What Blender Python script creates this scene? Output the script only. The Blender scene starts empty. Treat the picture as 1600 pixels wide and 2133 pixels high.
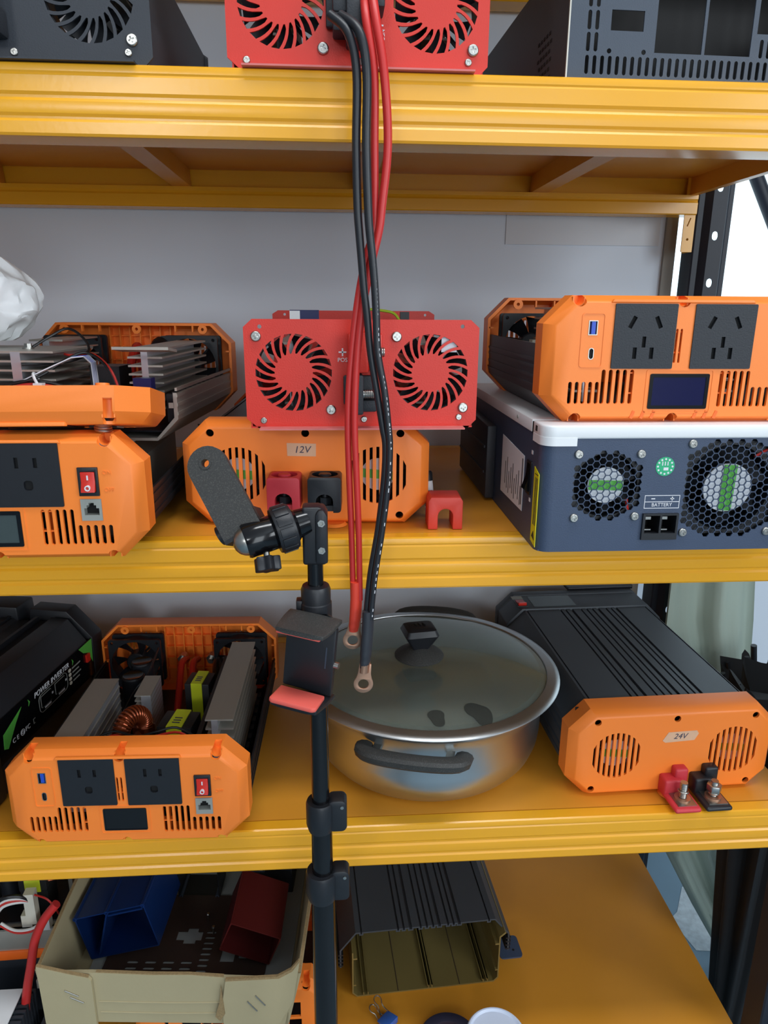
import bpy, bmesh, math, random
from mathutils import Vector, Matrix, Euler
random.seed(7)
SC = bpy.context.scene
COL = SC.collection
PI = math.pi
R = math.radians
H = 1.62            # height of the top of the upper beam above the floor

# ------------------------------------------------------------------ camera
def setup_camera():
    cd = bpy.data.cameras.new('camera'); cam = bpy.data.objects.new('camera', cd)
    COL.objects.link(cam)
    pit, yaw, rol = .2801, .0691, .0068
    fw = Vector((math.sin(yaw)*math.cos(pit), math.cos(yaw)*math.cos(pit), -math.sin(pit)))
    r = Vector((math.cos(yaw), -math.sin(yaw), 0)); u = r.cross(fw)
    r2 = math.cos(rol)*r + math.sin(rol)*u
    u2 = -math.sin(rol)*r + math.cos(rol)*u
    m = Matrix((r2, u2, -fw)).transposed().to_4x4()
    m.translation = Vector((0, -.7453, H-.2065))
    cam.matrix_world = m
    cd.sensor_fit = 'VERTICAL'; cd.sensor_height = 36; cd.lens = 1498.76*36/2133
    cd.clip_start = .01; cd.clip_end = 50
    SC.camera = cam
setup_camera()

# ------------------------------------------------------------------ light
SC.view_settings.view_transform = 'Standard'
SC.view_settings.look = 'None'
SC.view_settings.exposure = 0.0
SC.view_settings.gamma = 1.0
SC.view_settings.use_curve_mapping = False
wd = bpy.data.worlds.new('world'); SC.world = wd; wd.use_nodes = True
wd.node_tree.nodes['Background'].inputs[0].default_value = (.80, .90, 1.0, 1)
wd.node_tree.nodes['Background'].inputs[1].default_value = .42
def area(name, loc, target, sx, sy, energy, col):
    ld = bpy.data.lights.new(name, 'AREA'); ld.shape = 'RECTANGLE'; ld.size = sx; ld.size_y = sy
    ld.energy = energy; ld.color = col
    o = bpy.data.objects.new(name, ld); COL.objects.link(o)
    o.location = loc
    o.rotation_euler = (Vector(target)-Vector(loc)).to_track_quat('-Z', 'Y').to_euler()
    return o
# daylight from the windows of the room behind the camera
area('window_light_left', (-1.42, -5.4, H+1.2), (-.17, 0, H), .85, .50, 34, (.95, .98, 1))
area('window_light_front', (1.15, -5.4, H-.06), (1.15, 0, H-.06), 1.85, 2.8, 70, (.86, .94, 1))
area('window_light_side', (2.08, -2.2, H+.35), (.5, -2.2, H+.35), 2.0, 1.2, 52, (.88, .95, 1))
# ceiling lamp a little in front of the rack
area('ceiling_light', (.25, -.50, H+1.45), (.25, -.55, H), 1.5, .30, 22, (.95, .98, 1))

# ------------------------------------------------------------------ materials
def lin(c):
    return tuple(((v/255)/12.92 if v/255 <= .04045 else ((v/255+.055)/1.055)**2.4) for v in c)
MATS = {}
def mat(name, rgb, rough=.5, metal=0., bump=0., bscale=400, var=0., vscale=12, coat=0., spec=.5, rvar=0., emit=None, alpha=None, trans=0., dust=0., stretch=None):
    if name in MATS: return MATS[name]
    m = bpy.data.materials.new(name); m.use_nodes = True
    nt = m.node_tree; b = nt.nodes['Principled BSDF']; L = nt.links.new
    c = lin(rgb)
    b.inputs['Base Color'].default_value = (*c, 1)
    b.inputs['Roughness'].default_value = rough
    b.inputs['Metallic'].default_value = metal
    b.inputs['Specular IOR Level'].default_value = spec
    if coat: b.inputs['Coat Weight'].default_value = coat; b.inputs['Coat Roughness'].default_value = .12
    if trans: b.inputs['Transmission Weight'].default_value = trans
    tc = nt.nodes.new('ShaderNodeTexCoord')
    src = tc.outputs['Object']
    if stretch:
        mp = nt.nodes.new('ShaderNodeMapping'); mp.inputs['Scale'].default_value = stretch
        L(src, mp.inputs['Vector']); src = mp.outputs['Vector']
    if var or rvar or dust:
        n = nt.nodes.new('ShaderNodeTexNoise'); n.inputs['Scale'].default_value = vscale; n.inputs['Detail'].default_value = 5
        L(src, n.inputs['Vector'])
        if var:
            mx = nt.nodes.new('ShaderNodeMix'); mx.data_type = 'RGBA'
            mx.inputs[6].default_value = (*[v*(1-var) for v in c], 1); mx.inputs[7].default_value = (*[min(1, v*(1+var)) for v in c], 1)
            L(n.outputs['Fac'], mx.inputs[0]); L(mx.outputs[2], b.inputs['Base Color'])
        if rvar:
            mr = nt.nodes.new('ShaderNodeMapRange'); mr.inputs[1].default_value = .3; mr.inputs[2].default_value = .7
            mr.inputs[3].default_value = max(0, rough-rvar); mr.inputs[4].default_value = min(1, rough+rvar)
            L(n.outputs['Fac'], mr.inputs[0]); L(mr.outputs[0], b.inputs['Roughness'])
        if dust:
            n2 = nt.nodes.new('ShaderNodeTexNoise'); n2.inputs['Scale'].default_value = 900; n2.inputs['Detail'].default_value = 2
            L(tc.outputs['Object'], n2.inputs['Vector'])
            mr = nt.nodes.new('ShaderNodeMapRange'); mr.inputs[1].default_value = .5; mr.inputs[2].default_value = .75
            mr.inputs[3].default_value = dust*.35; mr.inputs[4].default_value = dust
            L(n2.outputs['Fac'], mr.inputs[0])
            mx = nt.nodes.new('ShaderNodeMix'); mx.data_type = 'RGBA'
            mx.inputs[6].default_value = (*c, 1); mx.inputs[7].default_value = (.32, .31, .27, 1)
            L(mr.outputs[0], mx.inputs[0]); L(mx.outputs[2], b.inputs['Base Color'])
    if bump:
        n = nt.nodes.new('ShaderNodeTexNoise'); n.inputs['Scale'].default_value = bscale; n.inputs['Detail'].default_value = 3
        L(src, n.inputs['Vector'])
        bp = nt.nodes.new('ShaderNodeBump'); bp.inputs['Strength'].default_value = bump; bp.inputs['Distance'].default_value = .001
        L(n.outputs['Fac'], bp.inputs['Height']); L(bp.outputs['Normal'], b.inputs['Normal'])
    if emit:
        b.inputs['Emission Color'].default_value = (*lin(rgb), 1); b.inputs['Emission Strength'].default_value = emit
    if alpha is not None: b.inputs['Alpha'].default_value = alpha
    MATS[name] = m
    return m
M_YEL = mat('yellow_enamel', (236, 168, 36), .24, bump=.06, bscale=160, var=.05, vscale=6, spec=.5)
M_YEL2 = mat('yellow_panel_enamel', (218, 146, 44), .38, bump=.05, bscale=140, var=.10, vscale=9, rvar=.08)
M_ORG = mat('orange_plastic', (254, 134, 48), .42, bump=.05, bscale=900, var=.03)
M_ORGD = mat('orange_plastic_inside', (240, 104, 26), .5, bump=.05, bscale=900)
M_RED = mat('red_powder_coat', (208, 44, 28), .45, bump=.18, bscale=700, var=.05, vscale=20)
M_REDD = mat('red_powder_coat_dusty', (208, 112, 108), .6, var=.15, vscale=60)
M_BLKP = mat('black_powder_coat', (46, 50, 57), .5, bump=.15, bscale=700, var=.08, vscale=25)
M_BLK = mat('black_plastic', (26, 28, 33), .42, bump=.06, bscale=700)
M_BLKT = mat('black_textured_plastic', (38, 41, 47), .6, bump=.35, bscale=650)
M_BLKG = mat('black_gloss', (12, 12, 15), .14, bump=.02, bscale=300)
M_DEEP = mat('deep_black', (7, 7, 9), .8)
M_DUSTB = mat('dusty_black_plastic', (24, 25, 28), .6, dust=.22, bump=.05)
M_DARKAL = mat('dark_anodised_aluminium', (68, 73, 79), .5, metal=.25, bump=.04, bscale=500, var=.06, vscale=30)
M_DARKAL2 = mat('black_anodised_aluminium', (38, 39, 43), .42, metal=.35, bump=.04, bscale=500, var=.08, vscale=30)
M_ALU = mat('mill_aluminium', (186, 182, 172), .42, metal=.7, bump=.08, bscale=60, stretch=(1, .06, 1), var=.08, vscale=40)
M_ALUB = mat('bright_cut_aluminium', (205, 208, 214), .3, metal=.7, bump=.05, bscale=90)
M_STEEL = mat('brushed_steel', (200, 204, 206), .34, metal=1., bump=.04, bscale=80, stretch=(1, 1, .05))
M_CHROME = mat('zinc_plated_steel', (176, 175, 170), .32, metal=1., var=.05)
M_COPPER = mat('tinned_copper', (196, 150, 124), .38, metal=.85, var=.1, vscale=60)
M_COIL = mat('enamelled_copper_wire', (142, 66, 34), .26, metal=.6, var=.12, vscale=50)
M_WHITE = mat('white_plastic', (232, 234, 236), .4, bump=.03)
M_WHITEB = mat('off_white_connector', (214, 208, 192), .5)
M_STAIN = mat('dried_stain', (44, 46, 40), .8, var=.25, vscale=120)
M_FOAM = mat('grey_white_foam', (150, 154, 152), .9, bump=.1, bscale=200)
M_PAPER = mat('white_paper', (214, 218, 224), .8)
M_SLATE = mat('slate_powder_coat', (56, 70, 94), .5, bump=.25, bscale=800, var=.05, vscale=20)
M_GREYS = mat('grey_powder_coat_steel', (56, 66, 80), .5, bump=.25, bscale=800, var=.08, vscale=30)
M_CABR = mat('red_silicone_cable', (196, 42, 40), .42, bump=.04, var=.04)
M_CABK = mat('black_silicone_cable', (30, 33, 39), .4, bump=.04)
M_SHRR = mat('red_heat_shrink', (226, 66, 44), .5, bump=.1, bscale=120)
M_SHRK = mat('black_heat_shrink', (44, 47, 54), .5, bump=.1, bscale=120)
M_PINK = mat('faded_red_plastic', (202, 52, 62), .5, bump=.08, bscale=600)
M_CORAL = mat('coral_rubber', (232, 88, 76), .55, dust=.18)
M_CAPR = mat('light_red_plastic', (216, 66, 52), .5, bump=.06)
M_ROCK = mat('red_rocker', (206, 42, 30), .3)
M_GREYP = mat('light_grey_plastic', (150, 152, 146), .5)
M_BLUE = mat('usb_blue_plastic', (38, 78, 190), .4)
M_LCDB = mat('lcd_blue_glass', (14, 16, 62), .12)
M_LCDG = mat('lcd_grey_glass', (64, 74, 74), .15)
M_TAPE = mat('paper_tape', (222, 176, 142), .8, var=.1, vscale=80)
M_INK = mat('ink', (70, 66, 84), .7)
M_INKW = mat('white_print', (222, 222, 226), .6)
M_INKK = mat('black_print', (28, 28, 30), .7)
M_GREEN = mat('green_print', (88, 178, 70), .5)
M_GREEN2 = mat('green_sticker', (40, 172, 120), .4, var=.25, vscale=260)
M_YLAB = mat('yellow_sticker', (226, 218, 28), .5)
M_YTX = mat('yellow_transformer_tape', (214, 224, 42), .45)
M_FERR = mat('ferrite', (34, 34, 36), .5)
M_PCB = mat('dark_circuit_board', (16, 20, 26), .4, bump=.3, bscale=150, var=.4, vscale=90)
M_PCBB = mat('blue_circuit_board', (22, 30, 86), .35)
M_WALL = mat('painted_wall', (218, 227, 238), .85, bump=.15, bscale=60, var=.03, vscale=3)
M_WALLG = mat('grey_room_wall', (150, 152, 156), .9)
M_CEIL = mat('white_ceiling', (226, 228, 230), .9)
M_FLOOR = mat('blue_grey_floor', (118, 146, 162), .5, bump=.03, bscale=30, var=.08, vscale=8)
M_POST = mat('black_blue_enamel', (26, 30, 42), .5, bump=.05)
M_JAMB = mat('shaded_jamb', (150, 146, 138), .8)
M_CARD = mat('corrugated_cardboard', (176, 163, 128), .85, bump=.12, bscale=180, var=.06, vscale=14)
M_CARDE = mat('cardboard_cut_edge', (150, 126, 88), .9, var=.45, vscale=420)
M_BLUEA = mat('blue_anodised_aluminium', (22, 56, 118), .36, metal=.45, var=.08, vscale=12, bump=.03)  # blue darkened to carry the weak light inside the carton
M_REDA = mat('red_anodised_aluminium', (98, 30, 30), .42, metal=.4, var=.08, vscale=12, bump=.03)  # dimmed red, the carton's shade put into the base colour
M_GOLD = mat('gold_chromate_aluminium', (142, 124, 72), .45, metal=.4, var=.1, vscale=16, bump=.03)
M_BROWN = mat('dark_brown_steel', (62, 46, 40), .55, var=.15, vscale=30)
M_BAG = mat('white_plastic_film', (232, 236, 238), .35, bump=.25, bscale=45, var=.03)
M_CLOTH = mat('pale_green_cloth', (164, 178, 166), .85, bump=.2, bscale=600, var=.06, vscale=10)
M_CLOTHD = mat('olive_canvas', (120, 122, 104), .9, bump=.2, bscale=600, var=.15, vscale=12)
M_UMB = mat('black_nylon', (15, 15, 18), .7)
M_DBLUE = mat('dark_blue_rubber', (42, 42, 66), .6)
M_LID = mat('pale_blue_plastic', (206, 216, 236), .35)
M_BINDER = mat('blue_clip_enamel', (58, 104, 190), .35)
M_WIRER = mat('red_wire', (190, 40, 32), .4)
M_WIREK = mat('black_wire', (20, 20, 22), .4)
M_WIREW = mat('white_wire', (220, 218, 214), .45)
M_WIREG = mat('yellow_green_wire', (168, 190, 40), .45)
M_RIBBON = mat('white_ribbon_cable', (226, 230, 238), .45)
M_PANE = mat('daylight_pane', (226, 244, 252), .4, emit=1.05)
M_PATCH = mat('worn_white_floor_patch', (196, 208, 212), .8, var=.4, vscale=70)
def glass_mat():
    m = bpy.data.materials.new('dusty_lid_glass'); m.use_nodes = True
    nt = m.node_tree; b = nt.nodes['Principled BSDF']; L = nt.links.new
    b.inputs['Base Color'].default_value = (.80, .88, .82, 1); b.inputs['Roughness'].default_value = .06
    b.inputs['IOR'].default_value = 1.45; b.inputs['Transmission Weight'].default_value = 1
    d = nt.nodes.new('ShaderNodeBsdfDiffuse'); d.inputs[0].default_value = (.34, .37, .33, 1)
    mx = nt.nodes.new('ShaderNodeMixShader')
    tc = nt.nodes.new('ShaderNodeTexCoord'); n = nt.nodes.new('ShaderNodeTexNoise'); n.inputs['Scale'].default_value = 9
    L(tc.outputs['Object'], n.inputs['Vector'])
    mr = nt.nodes.new('ShaderNodeMapRange'); mr.inputs[3].default_value = .10; mr.inputs[4].default_value = .30
    L(n.outputs['Fac'], mr.inputs[0]); L(mr.outputs[0], mx.inputs[0])
    L(b.outputs[0], mx.inputs[1]); L(d.outputs[0], mx.inputs[2])
    L(mx.outputs[0], nt.nodes['Material Output'].inputs[0])
    return m
M_GLASS = glass_mat()

# ------------------------------------------------------------------ mesh builder
def rotm(rx=0, ry=0, rz=0): return Euler((rx, ry, rz)).to_matrix().to_4x4()
class G:
    def __init__(s): s.b = bmesh.new()
    def face(s, vs):
        try: return s.b.faces.new(vs)
        except ValueError: return None
    def poly(s, pts): return s.face([s.b.verts.new(p) for p in pts])
    def box(s, x0, x1, y0, y1, z0, z1, m=None):
        vs = [Vector((x, y, z)) for x in (x0, x1) for y in (y0, y1) for z in (z0, z1)]
        if m is not None: vs = [m @ v for v in vs]
        v = [s.b.verts.new(p) for p in vs]
        for f in ((0, 1, 3, 2), (4, 6, 7, 5), (0, 4, 5, 1), (2, 3, 7, 6), (0, 2, 6, 4), (1, 5, 7, 3)): s.face([v[i] for i in f])
        return s
    def rings(s, rs, cap0=True, cap1=True, close=False):
        R_ = [[s.b.verts.new(p) for p in r] for r in rs]
        n = len(R_[0])
        pairs = list(zip(R_[:-1], R_[1:])) + ([(R_[-1], R_[0])] if close else [])
        for a, c in pairs:
            for i in range(n):
                j = (i+1) % n
                s.face((a[i], a[j], c[j], c[i]))
        if not close:
            if cap0: s.face(R_[0][::-1])
            if cap1: s.face(R_[-1])
        return s
    def prism(s, poly, a0, a1, axis='Y', m=None):
        f = {'Y': lambda u, v, a: (u, a, v), 'X': lambda u, v, a: (a, u, v), 'Z': lambda u, v, a: (u, v, a)}[axis]
        rs = []
        for a in (a0, a1):
            r = [Vector(f(u, v, a)) for u, v in poly]
            if m is not None: r = [m @ p for p in r]
            rs.append(r)
        return s.rings(rs)
    def cyl(s, p0, p1, r0, r1=None, n=16, cap=True):
        p0, p1 = Vector(p0), Vector(p1); r1 = r0 if r1 is None else r1
        d = (p1-p0).normalized(); u = d.orthogonal().normalized(); w = d.cross(u)
        rs = [[p + (u*math.cos(2*PI*i/n) + w*math.sin(2*PI*i/n))*r for i in range(n)] for p, r in ((p0, r0), (p1, r1))]
        return s.rings(rs, cap, cap)
    def lathe(s, prof, c=(0, 0, 0), axis=(0, 0, 1), n=32, close=False):
        d = Vector(axis).normalized(); u = d.orthogonal().normalized(); w = d.cross(u); c = Vector(c)
        rs = [[c + d*z + (u*math.cos(2*PI*i/n) + w*math.sin(2*PI*i/n))*max(r, 1e-5) for i in range(n)] for r, z in prof]
        return s.rings(rs, close=close)
    def tube(s, pts, r, n=8, smooth=4, flat=1.0):
        pts = [Vector(p) for p in pts]
        if smooth > 1 and len(pts) > 2:
            q = []
            for i in range(len(pts)-1):
                a = pts[max(i-1, 0)]; b = pts[i]; c = pts[i+1]; d = pts[min(i+2, len(pts)-1)]
                for k in range(smooth):
                    t = k/smooth
                    q.append(.5*((2*b) + (c-a)*t + (2*a-5*b+4*c-d)*t*t + (3*b-a-3*c+d)*t**3))
            q.append(pts[-1]); pts = q
        rs = []; u = None
        for i, p in enumerate(pts):
            d = (pts[min(i+1, len(pts)-1)] - pts[max(i-1, 0)]).normalized()
            u = d.orthogonal().normalized() if u is None else (u - d*u.dot(d)).normalized()
            w = d.cross(u)
            rr = r[0]+(r[1]-r[0])*i/(len(pts)-1) if isinstance(r, tuple) else r[min(i*len(r)//len(pts), len(r)-1)] if isinstance(r, list) else r
            rs.append([p + u*math.cos(2*PI*k/n)*rr + w*math.sin(2*PI*k/n)*rr*flat for k in range(n)])
        return s.rings(rs)
    def torus(s, c, axis, R0, r, n=32, k=10):
        d = Vector(axis).normalized(); u = d.orthogonal().normalized(); w = d.cross(u); c = Vector(c)
        rs = []
        for i in range(n):
            a = 2*PI*i/n; e = u*math.cos(a) + w*math.sin(a)
            rs.append([c + e*(R0 + r*math.cos(2*PI*j/k)) + d*r*math.sin(2*PI*j/k) for j in range(k)])
        return s.rings(rs, close=True)
    def ball(s, c, r, n=16, sc=(1, 1, 1)):
        prof = [(r*math.sin(PI*i/10), -r*math.cos(PI*i/10)) for i in range(11)]
        m0 = len(s.b.verts); s.lathe(prof, (0, 0, 0), n=n)
        s.b.verts.ensure_lookup_table()
        for v in s.b.verts[m0:]: v.co = Vector((v.co.x*sc[0], v.co.y*sc[1], v.co.z*sc[2])) + Vector(c)
        return s
    def add(s, me, m=None):
        n0 = len(s.b.verts); s.b.from_mesh(me)
        if m is not None:
            s.b.verts.ensure_lookup_table()
            for v in s.b.verts[n0:]: v.co = m @ v.co
        return s
    def xf(s, m):
        for v in s.b.verts: v.co = m @ v.co
        return s
    def mesh(s, name, sharp=35, bev=0, seg=2, bevang=30):
        b = s.b
        bmesh.ops.recalc_face_normals(b, faces=b.faces)
        if bev:
            es = [e for e in b.edges if len(e.link_faces) == 2 and e.calc_face_angle(0) > R(bevang)]
            bmesh.ops.bevel(b, geom=es, offset=bev, segments=seg, affect='EDGES', profile=.5, clamp_overlap=True)
        me = bpy.data.meshes.new(name); b.to_mesh(me); b.free()
        for p in me.polygons: p.use_smooth = True
        me.set_sharp_from_angle(angle=R(sharp))
        return me
def plate(outline, holes, y0, y1):
    """flat plate in XZ with real holes, thickness from y0 to y1"""
    cu = bpy.data.curves.new('plate', 'CURVE'); cu.dimensions = '2D'; cu.fill_mode = 'BOTH'
    cu.extrude = abs(y1-y0)/2
    for pl in [outline] + list(holes):
        sp = cu.splines.new('POLY'); sp.points.add(len(pl)-1)
        for i, (u, v) in enumerate(pl): sp.points[i].co = (u, v, 0, 1)
        sp.use_cyclic_u = True
    o = bpy.data.objects.new('plate', cu); COL.objects.link(o)
    dg = bpy.context.evaluated_depsgraph_get()
    me = bpy.data.meshes.new_from_object(o.evaluated_get(dg))
    bpy.data.objects.remove(o); bpy.data.curves.remove(cu)
    yc = (y0+y1)/2
    for v in me.vertices: v.co = (v.co.x, yc - v.co.z, v.co.y)
    b = bmesh.new(); b.from_mesh(me); bmesh.ops.remove_doubles(b, verts=b.verts, dist=1e-6); b.to_mesh(me); b.free()
    me.materials.clear()
    return me
def boolean(me_a, g_b):
    a = bpy.data.objects.new('a', me_a); mb = g_b.mesh('b'); b = bpy.data.objects.new('b', mb)
    COL.objects.link(a); COL.objects.link(b)
    md = a.modifiers.new('m', 'BOOLEAN'); md.operation = 'DIFFERENCE'; md.solver = 'EXACT'; md.object = b
    dg = bpy.context.evaluated_depsgraph_get()
    me = bpy.data.meshes.new_from_object(a.evaluated_get(dg))
    bpy.data.objects.remove(a); bpy.data.objects.remove(b)
    for p in me.polygons: p.use_smooth = True
    me.set_sharp_from_angle(angle=R(30))
    return me
def link(name, me, m, parent=None, loc=(0, 0, 0), rot=(0, 0, 0)):
    o = bpy.data.objects.new(name, me)
    if me is not None and m is not None:
        if len(me.materials) == 0: me.materials.append(m)
        elif me.materials[0] != m:
            o.material_slots[0].link = 'OBJECT'; o.material_slots[0].material = m
    COL.objects.link(o)
    o.location = loc; o.rotation_euler = rot
    if parent: o.parent = parent
    else: o.location.z += H
    return o
def mk(name, g, m, parent=None, loc=(0, 0, 0), rot=(0, 0, 0), **k):
    return link(name, g.mesh(name, **k) if isinstance(g, G) else g, m, parent, loc, rot)
def tag(o, label, cat, group=None):
    o['label'] = label; o['category'] = cat
    if group: o['group'] = group
    return o
def thing(name, label, cat, loc=(0, 0, 0), rot=(0, 0, 0), group=None):
    o = bpy.data.objects.new(name, None); o.empty_display_size = .05; COL.objects.link(o)
    o.location = (loc[0], loc[1], loc[2]+H); o.rotation_euler = rot
    return tag(o, label, cat, group)
def struct(name, g, m):
    o = mk(name, g, m); o['kind'] = 'structure'; return o
def circ(cx, cz, r, n=20, a0=0): return [(cx+r*math.cos(a0+2*PI*i/n), cz+r*math.sin(a0+2*PI*i/n)) for i in range(n)]
def rect(x0, x1, z0, z1): return [(x0, z0), (x1, z0), (x1, z1), (x0, z1)]
def rrect(x0, x1, z0, z1, r, n=4):
    out = []
    for cx, cz, a in ((x1-r, z0+r, -PI/2), (x1-r, z1-r, 0), (x0+r, z1-r, PI/2), (x0+r, z0+r, PI)):
        out += [(cx+r*math.cos(a+PI/2*i/n), cz+r*math.sin(a+PI/2*i/n)) for i in range(n+1)]
    return out
def capsule(cx, z0, z1, w, n=5):
    r = w/2
    return [(cx+r*math.cos(-PI+PI*i/n), z0+r+r*math.sin(-PI+PI*i/n)) for i in range(n+1)] + [(cx+r*math.cos(PI*i/n), z1-r+r*math.sin(PI*i/n)) for i in range(n+1)]
def rotp(poly, cx, cz, a): return [(cx+(u-cx)*math.cos(a)-(v-cz)*math.sin(a), cz+(u-cx)*math.sin(a)+(v-cz)*math.cos(a)) for u, v in poly]
def octa(w, h, c, z0=0): return [(-w/2+c, z0), (w/2-c, z0), (w/2, z0+c), (w/2, z0+h-c), (w/2-c, z0+h), (-w/2+c, z0+h), (-w/2, z0+h-c), (-w/2, z0+c)]
def text(name, s, size, m, parent, loc, rot=(PI/2, 0, 0), depth=.0002, align='CENTER', shear=0, sx=1):
    cu = bpy.data.curves.new('t', 'FONT'); cu.body = s; cu.size = size; cu.extrude = depth; cu.align_x = align; cu.align_y = 'CENTER'
    cu.shear = shear; cu.resolution_u = 3
    o = bpy.data.objects.new('t', cu); COL.objects.link(o)
    dg = bpy.context.evaluated_depsgraph_get(); me = bpy.data.meshes.new_from_object(o.evaluated_get(dg))
    bpy.data.objects.remove(o); bpy.data.curves.remove(cu); me.materials.clear()
    for v in me.vertices: v.co.x *= sx
    return link(name, me, m, parent, loc, rot)
_screw = {}
def screw(parent, x, y, z, r, rot=(0, 0, 0), ang=.3):
    """pan head screw with a cross recess, head facing -y"""
    if 'm' not in _screw:
        cross = rotp([(-.12, -.5), (.12, -.5), (.12, -.12), (.5, -.12), (.5, .12), (.12, .12), (.12, .5), (-.12, .5), (-.12, .12), (-.5, .12), (-.5, -.12), (-.12, -.12)], 0, 0, .3)
        g = G(); g.lathe([(1, 0), (1, .25), (.9, .42), (.75, .5)], axis=(0, -1, 0), n=16)
        me = plate(circ(0, 0, .76, 16), [cross], -.52, -.6); g.add(me)
        _screw['m'] = g.mesh('screw')
    o = link('screw', _screw['m'], M_CHROME, parent, (x, y, z), (rot[0], rot[1]+ang, rot[2])); o.scale = (r, r, r)
    return o

# ------------------------------------------------------------------ room
D = .4946
Z_MID, Z_LOW, Z_BOT, Z_HIGH = -.4512, -.825, -1.26, .295
struct('floor', G().box(-2.5, 2.2, -5.6, 1.2, -1.72, -1.62), M_FLOOR)
struct('ceiling', G().box(-2.5, 2.2, -5.6, 1.2, 1.5, 1.6), M_CEIL)
struct('wall_left', G().box(-2.5, -2.4, -5.5, 1.2, -1.62, 1.5), M_WALLG)
struct('wall_front', G().box(-2.5, 2.2, -5.6, -5.5, -1.62, 1.5), M_WALLG)
struct('wall_back', G().box(-2.4, .592, .552, .90, -1.62, 1.5), M_WALL)
g = G().box(.592, 2.1, .86, .90, -1.62, -.62); g.box(.592, 2.1, .86, .90, .75, 1.5)
struct('wall_recess', g, M_WALL)
struct('wall_right', G().box(2.1, 2.2, -5.5, 1.2, -1.62, 1.5), M_WALLG)
w = struct('window_1', G().box(.592, 2.1, .885, .89, -.62, .75), M_PANE)
mk('window_frame', G().add(plate(rect(.592, 2.1, -.62, .75), [rect(.622, 2.07, -.59, .72)], .865, .885)), M_ALU, w)
struct('jamb_shade_strip', G().box(.574, .594, .545, .556, -1.62, 1.5), M_JAMB)  # strip at the wall's end, jamb shadow put into its dull colour

# ------------------------------------------------------------------ rack
rack = thing('storage_rack', 'orange yellow steel storage rack with black posts holding all the inverters', 'shelf rack', (0, 0, -1.62))
RX0, RX1 = -1.4, .60
def rp(name, g, m, **k): return mk(name, g, m, rack, (0, 0, 1.62), **k)
def beam_profile(front=True):
    d = .0016
    o = [(.0025, 0), (.0006, -.0012), (0, -.004), (0, -.007), (d*.5, -.0085), (0, -.0105), (0, -.0235), (d, -.0262), (d, -.0285), (0, -.031), (-.0006, -.036), (0, -.041), (d, -.0435), (d, -.0455), (0, -.048), (0, -.0575), (.0015, -.0597), (.004, -.06)]
    inner = [(.041, -.06), (.041, -.030), (.0175, -.030), (.0175, 0)]
    return o + inner
for zt in (Z_HIGH, 0, Z_MID, Z_LOW, Z_BOT):
    bp_ = beam_profile()
    rp('beam', G().prism([(u, zt+v) for u, v in bp_], RX0, RX1, 'X'), M_YEL, sharp=14)
    # rear beam: lower lip leans into the shelf, the shelf rests on its ledge
    rb = [(D+.0175, 0), (D+.0175, -.030), (D, -.030), (D, -.036), (D+.002, -.039), (D, -.042), (D, -.0585), (D+.0015, -.06), (D+.04, -.06), (D+.04, 0)]
    rp('beam', G().prism([(u, zt+v) for u, v in rb], RX0, RX1, 'X'), M_YEL, sharp=14)
    rp('shelf_panel', G().box(RX0, RX1-.004, .0195, D+.016, zt-.0035, zt), M_YEL2)
    for x in (-1.09, -.805, -.52, -.235, .05, .335):
        rp('shelf_brace', G().prism([(x-.014, -.030), (x+.014, -.030), (x+.012, -.0035), (x-.012, -.0035)], .03, D+.012, 'Y').xf(Matrix.Translation((0, 0, zt))), M_YEL2)
    rp('side_beam', G().box(RX1-.014, RX1-.002, .03, D+.012, zt-.03, zt-.0035), M_YEL2 if zt != Z_BOT else M_POST)
    for y0, y1 in ((.004, .036), (D+.004, D+.036)):
        g = G(); g.add(plate(rrect(.5995-.018, .5995, zt-.118, zt-.0+.0, .002), [circ(.5905, zt-.098, .0022, 8), rotp(rect(.5895, .5915, zt-.078, zt-.064), .59, zt-.07, -.35)], y0-.0005, y0+.0015))
        g.box(.598, .6005, y0, y1, zt-.118, zt)
        rp('beam_connector', g, M_YEL)
def post(x0, y0, sgn):
    g = G()
    z = -1.62
    while z < 1.04:
        g.add(plate(rect(x0+.020, x0+.044, z, z+.0745), [capsule(x0+.030, z+.030, z+.0445, .0105)], y0-.0015, y0+.0005)); z += .0745
    pl = [(x0, y0+.05), (x0, y0+.012), (x0+.002, y0+.010), (x0+.011, y0+.010), (x0+.020, y0-.0015), (x0+.020, y0+.0005), (x0+.012, y0+.012), (x0+.002, y0+.012), (x0+.002, y0+.05)]
    g.prism(pl, -1.62, 1.05, 'Z')
    pl = [(x0+.044, y0-.0015), (x0+.053, y0+.010), (x0+.060, y0+.010), (x0+.060, y0+.012), (x0+.052, y0+.012), (x0+.044, y0+.0005)]
    g.prism(pl, -1.62, 1.05, 'Z')
    return rp('post', g, M_POST)
post(.602, .0, 1); post(.602, D-.006, 1)
post(-1.462, .0, 1); post(-1.462, D-.006, 1)

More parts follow.
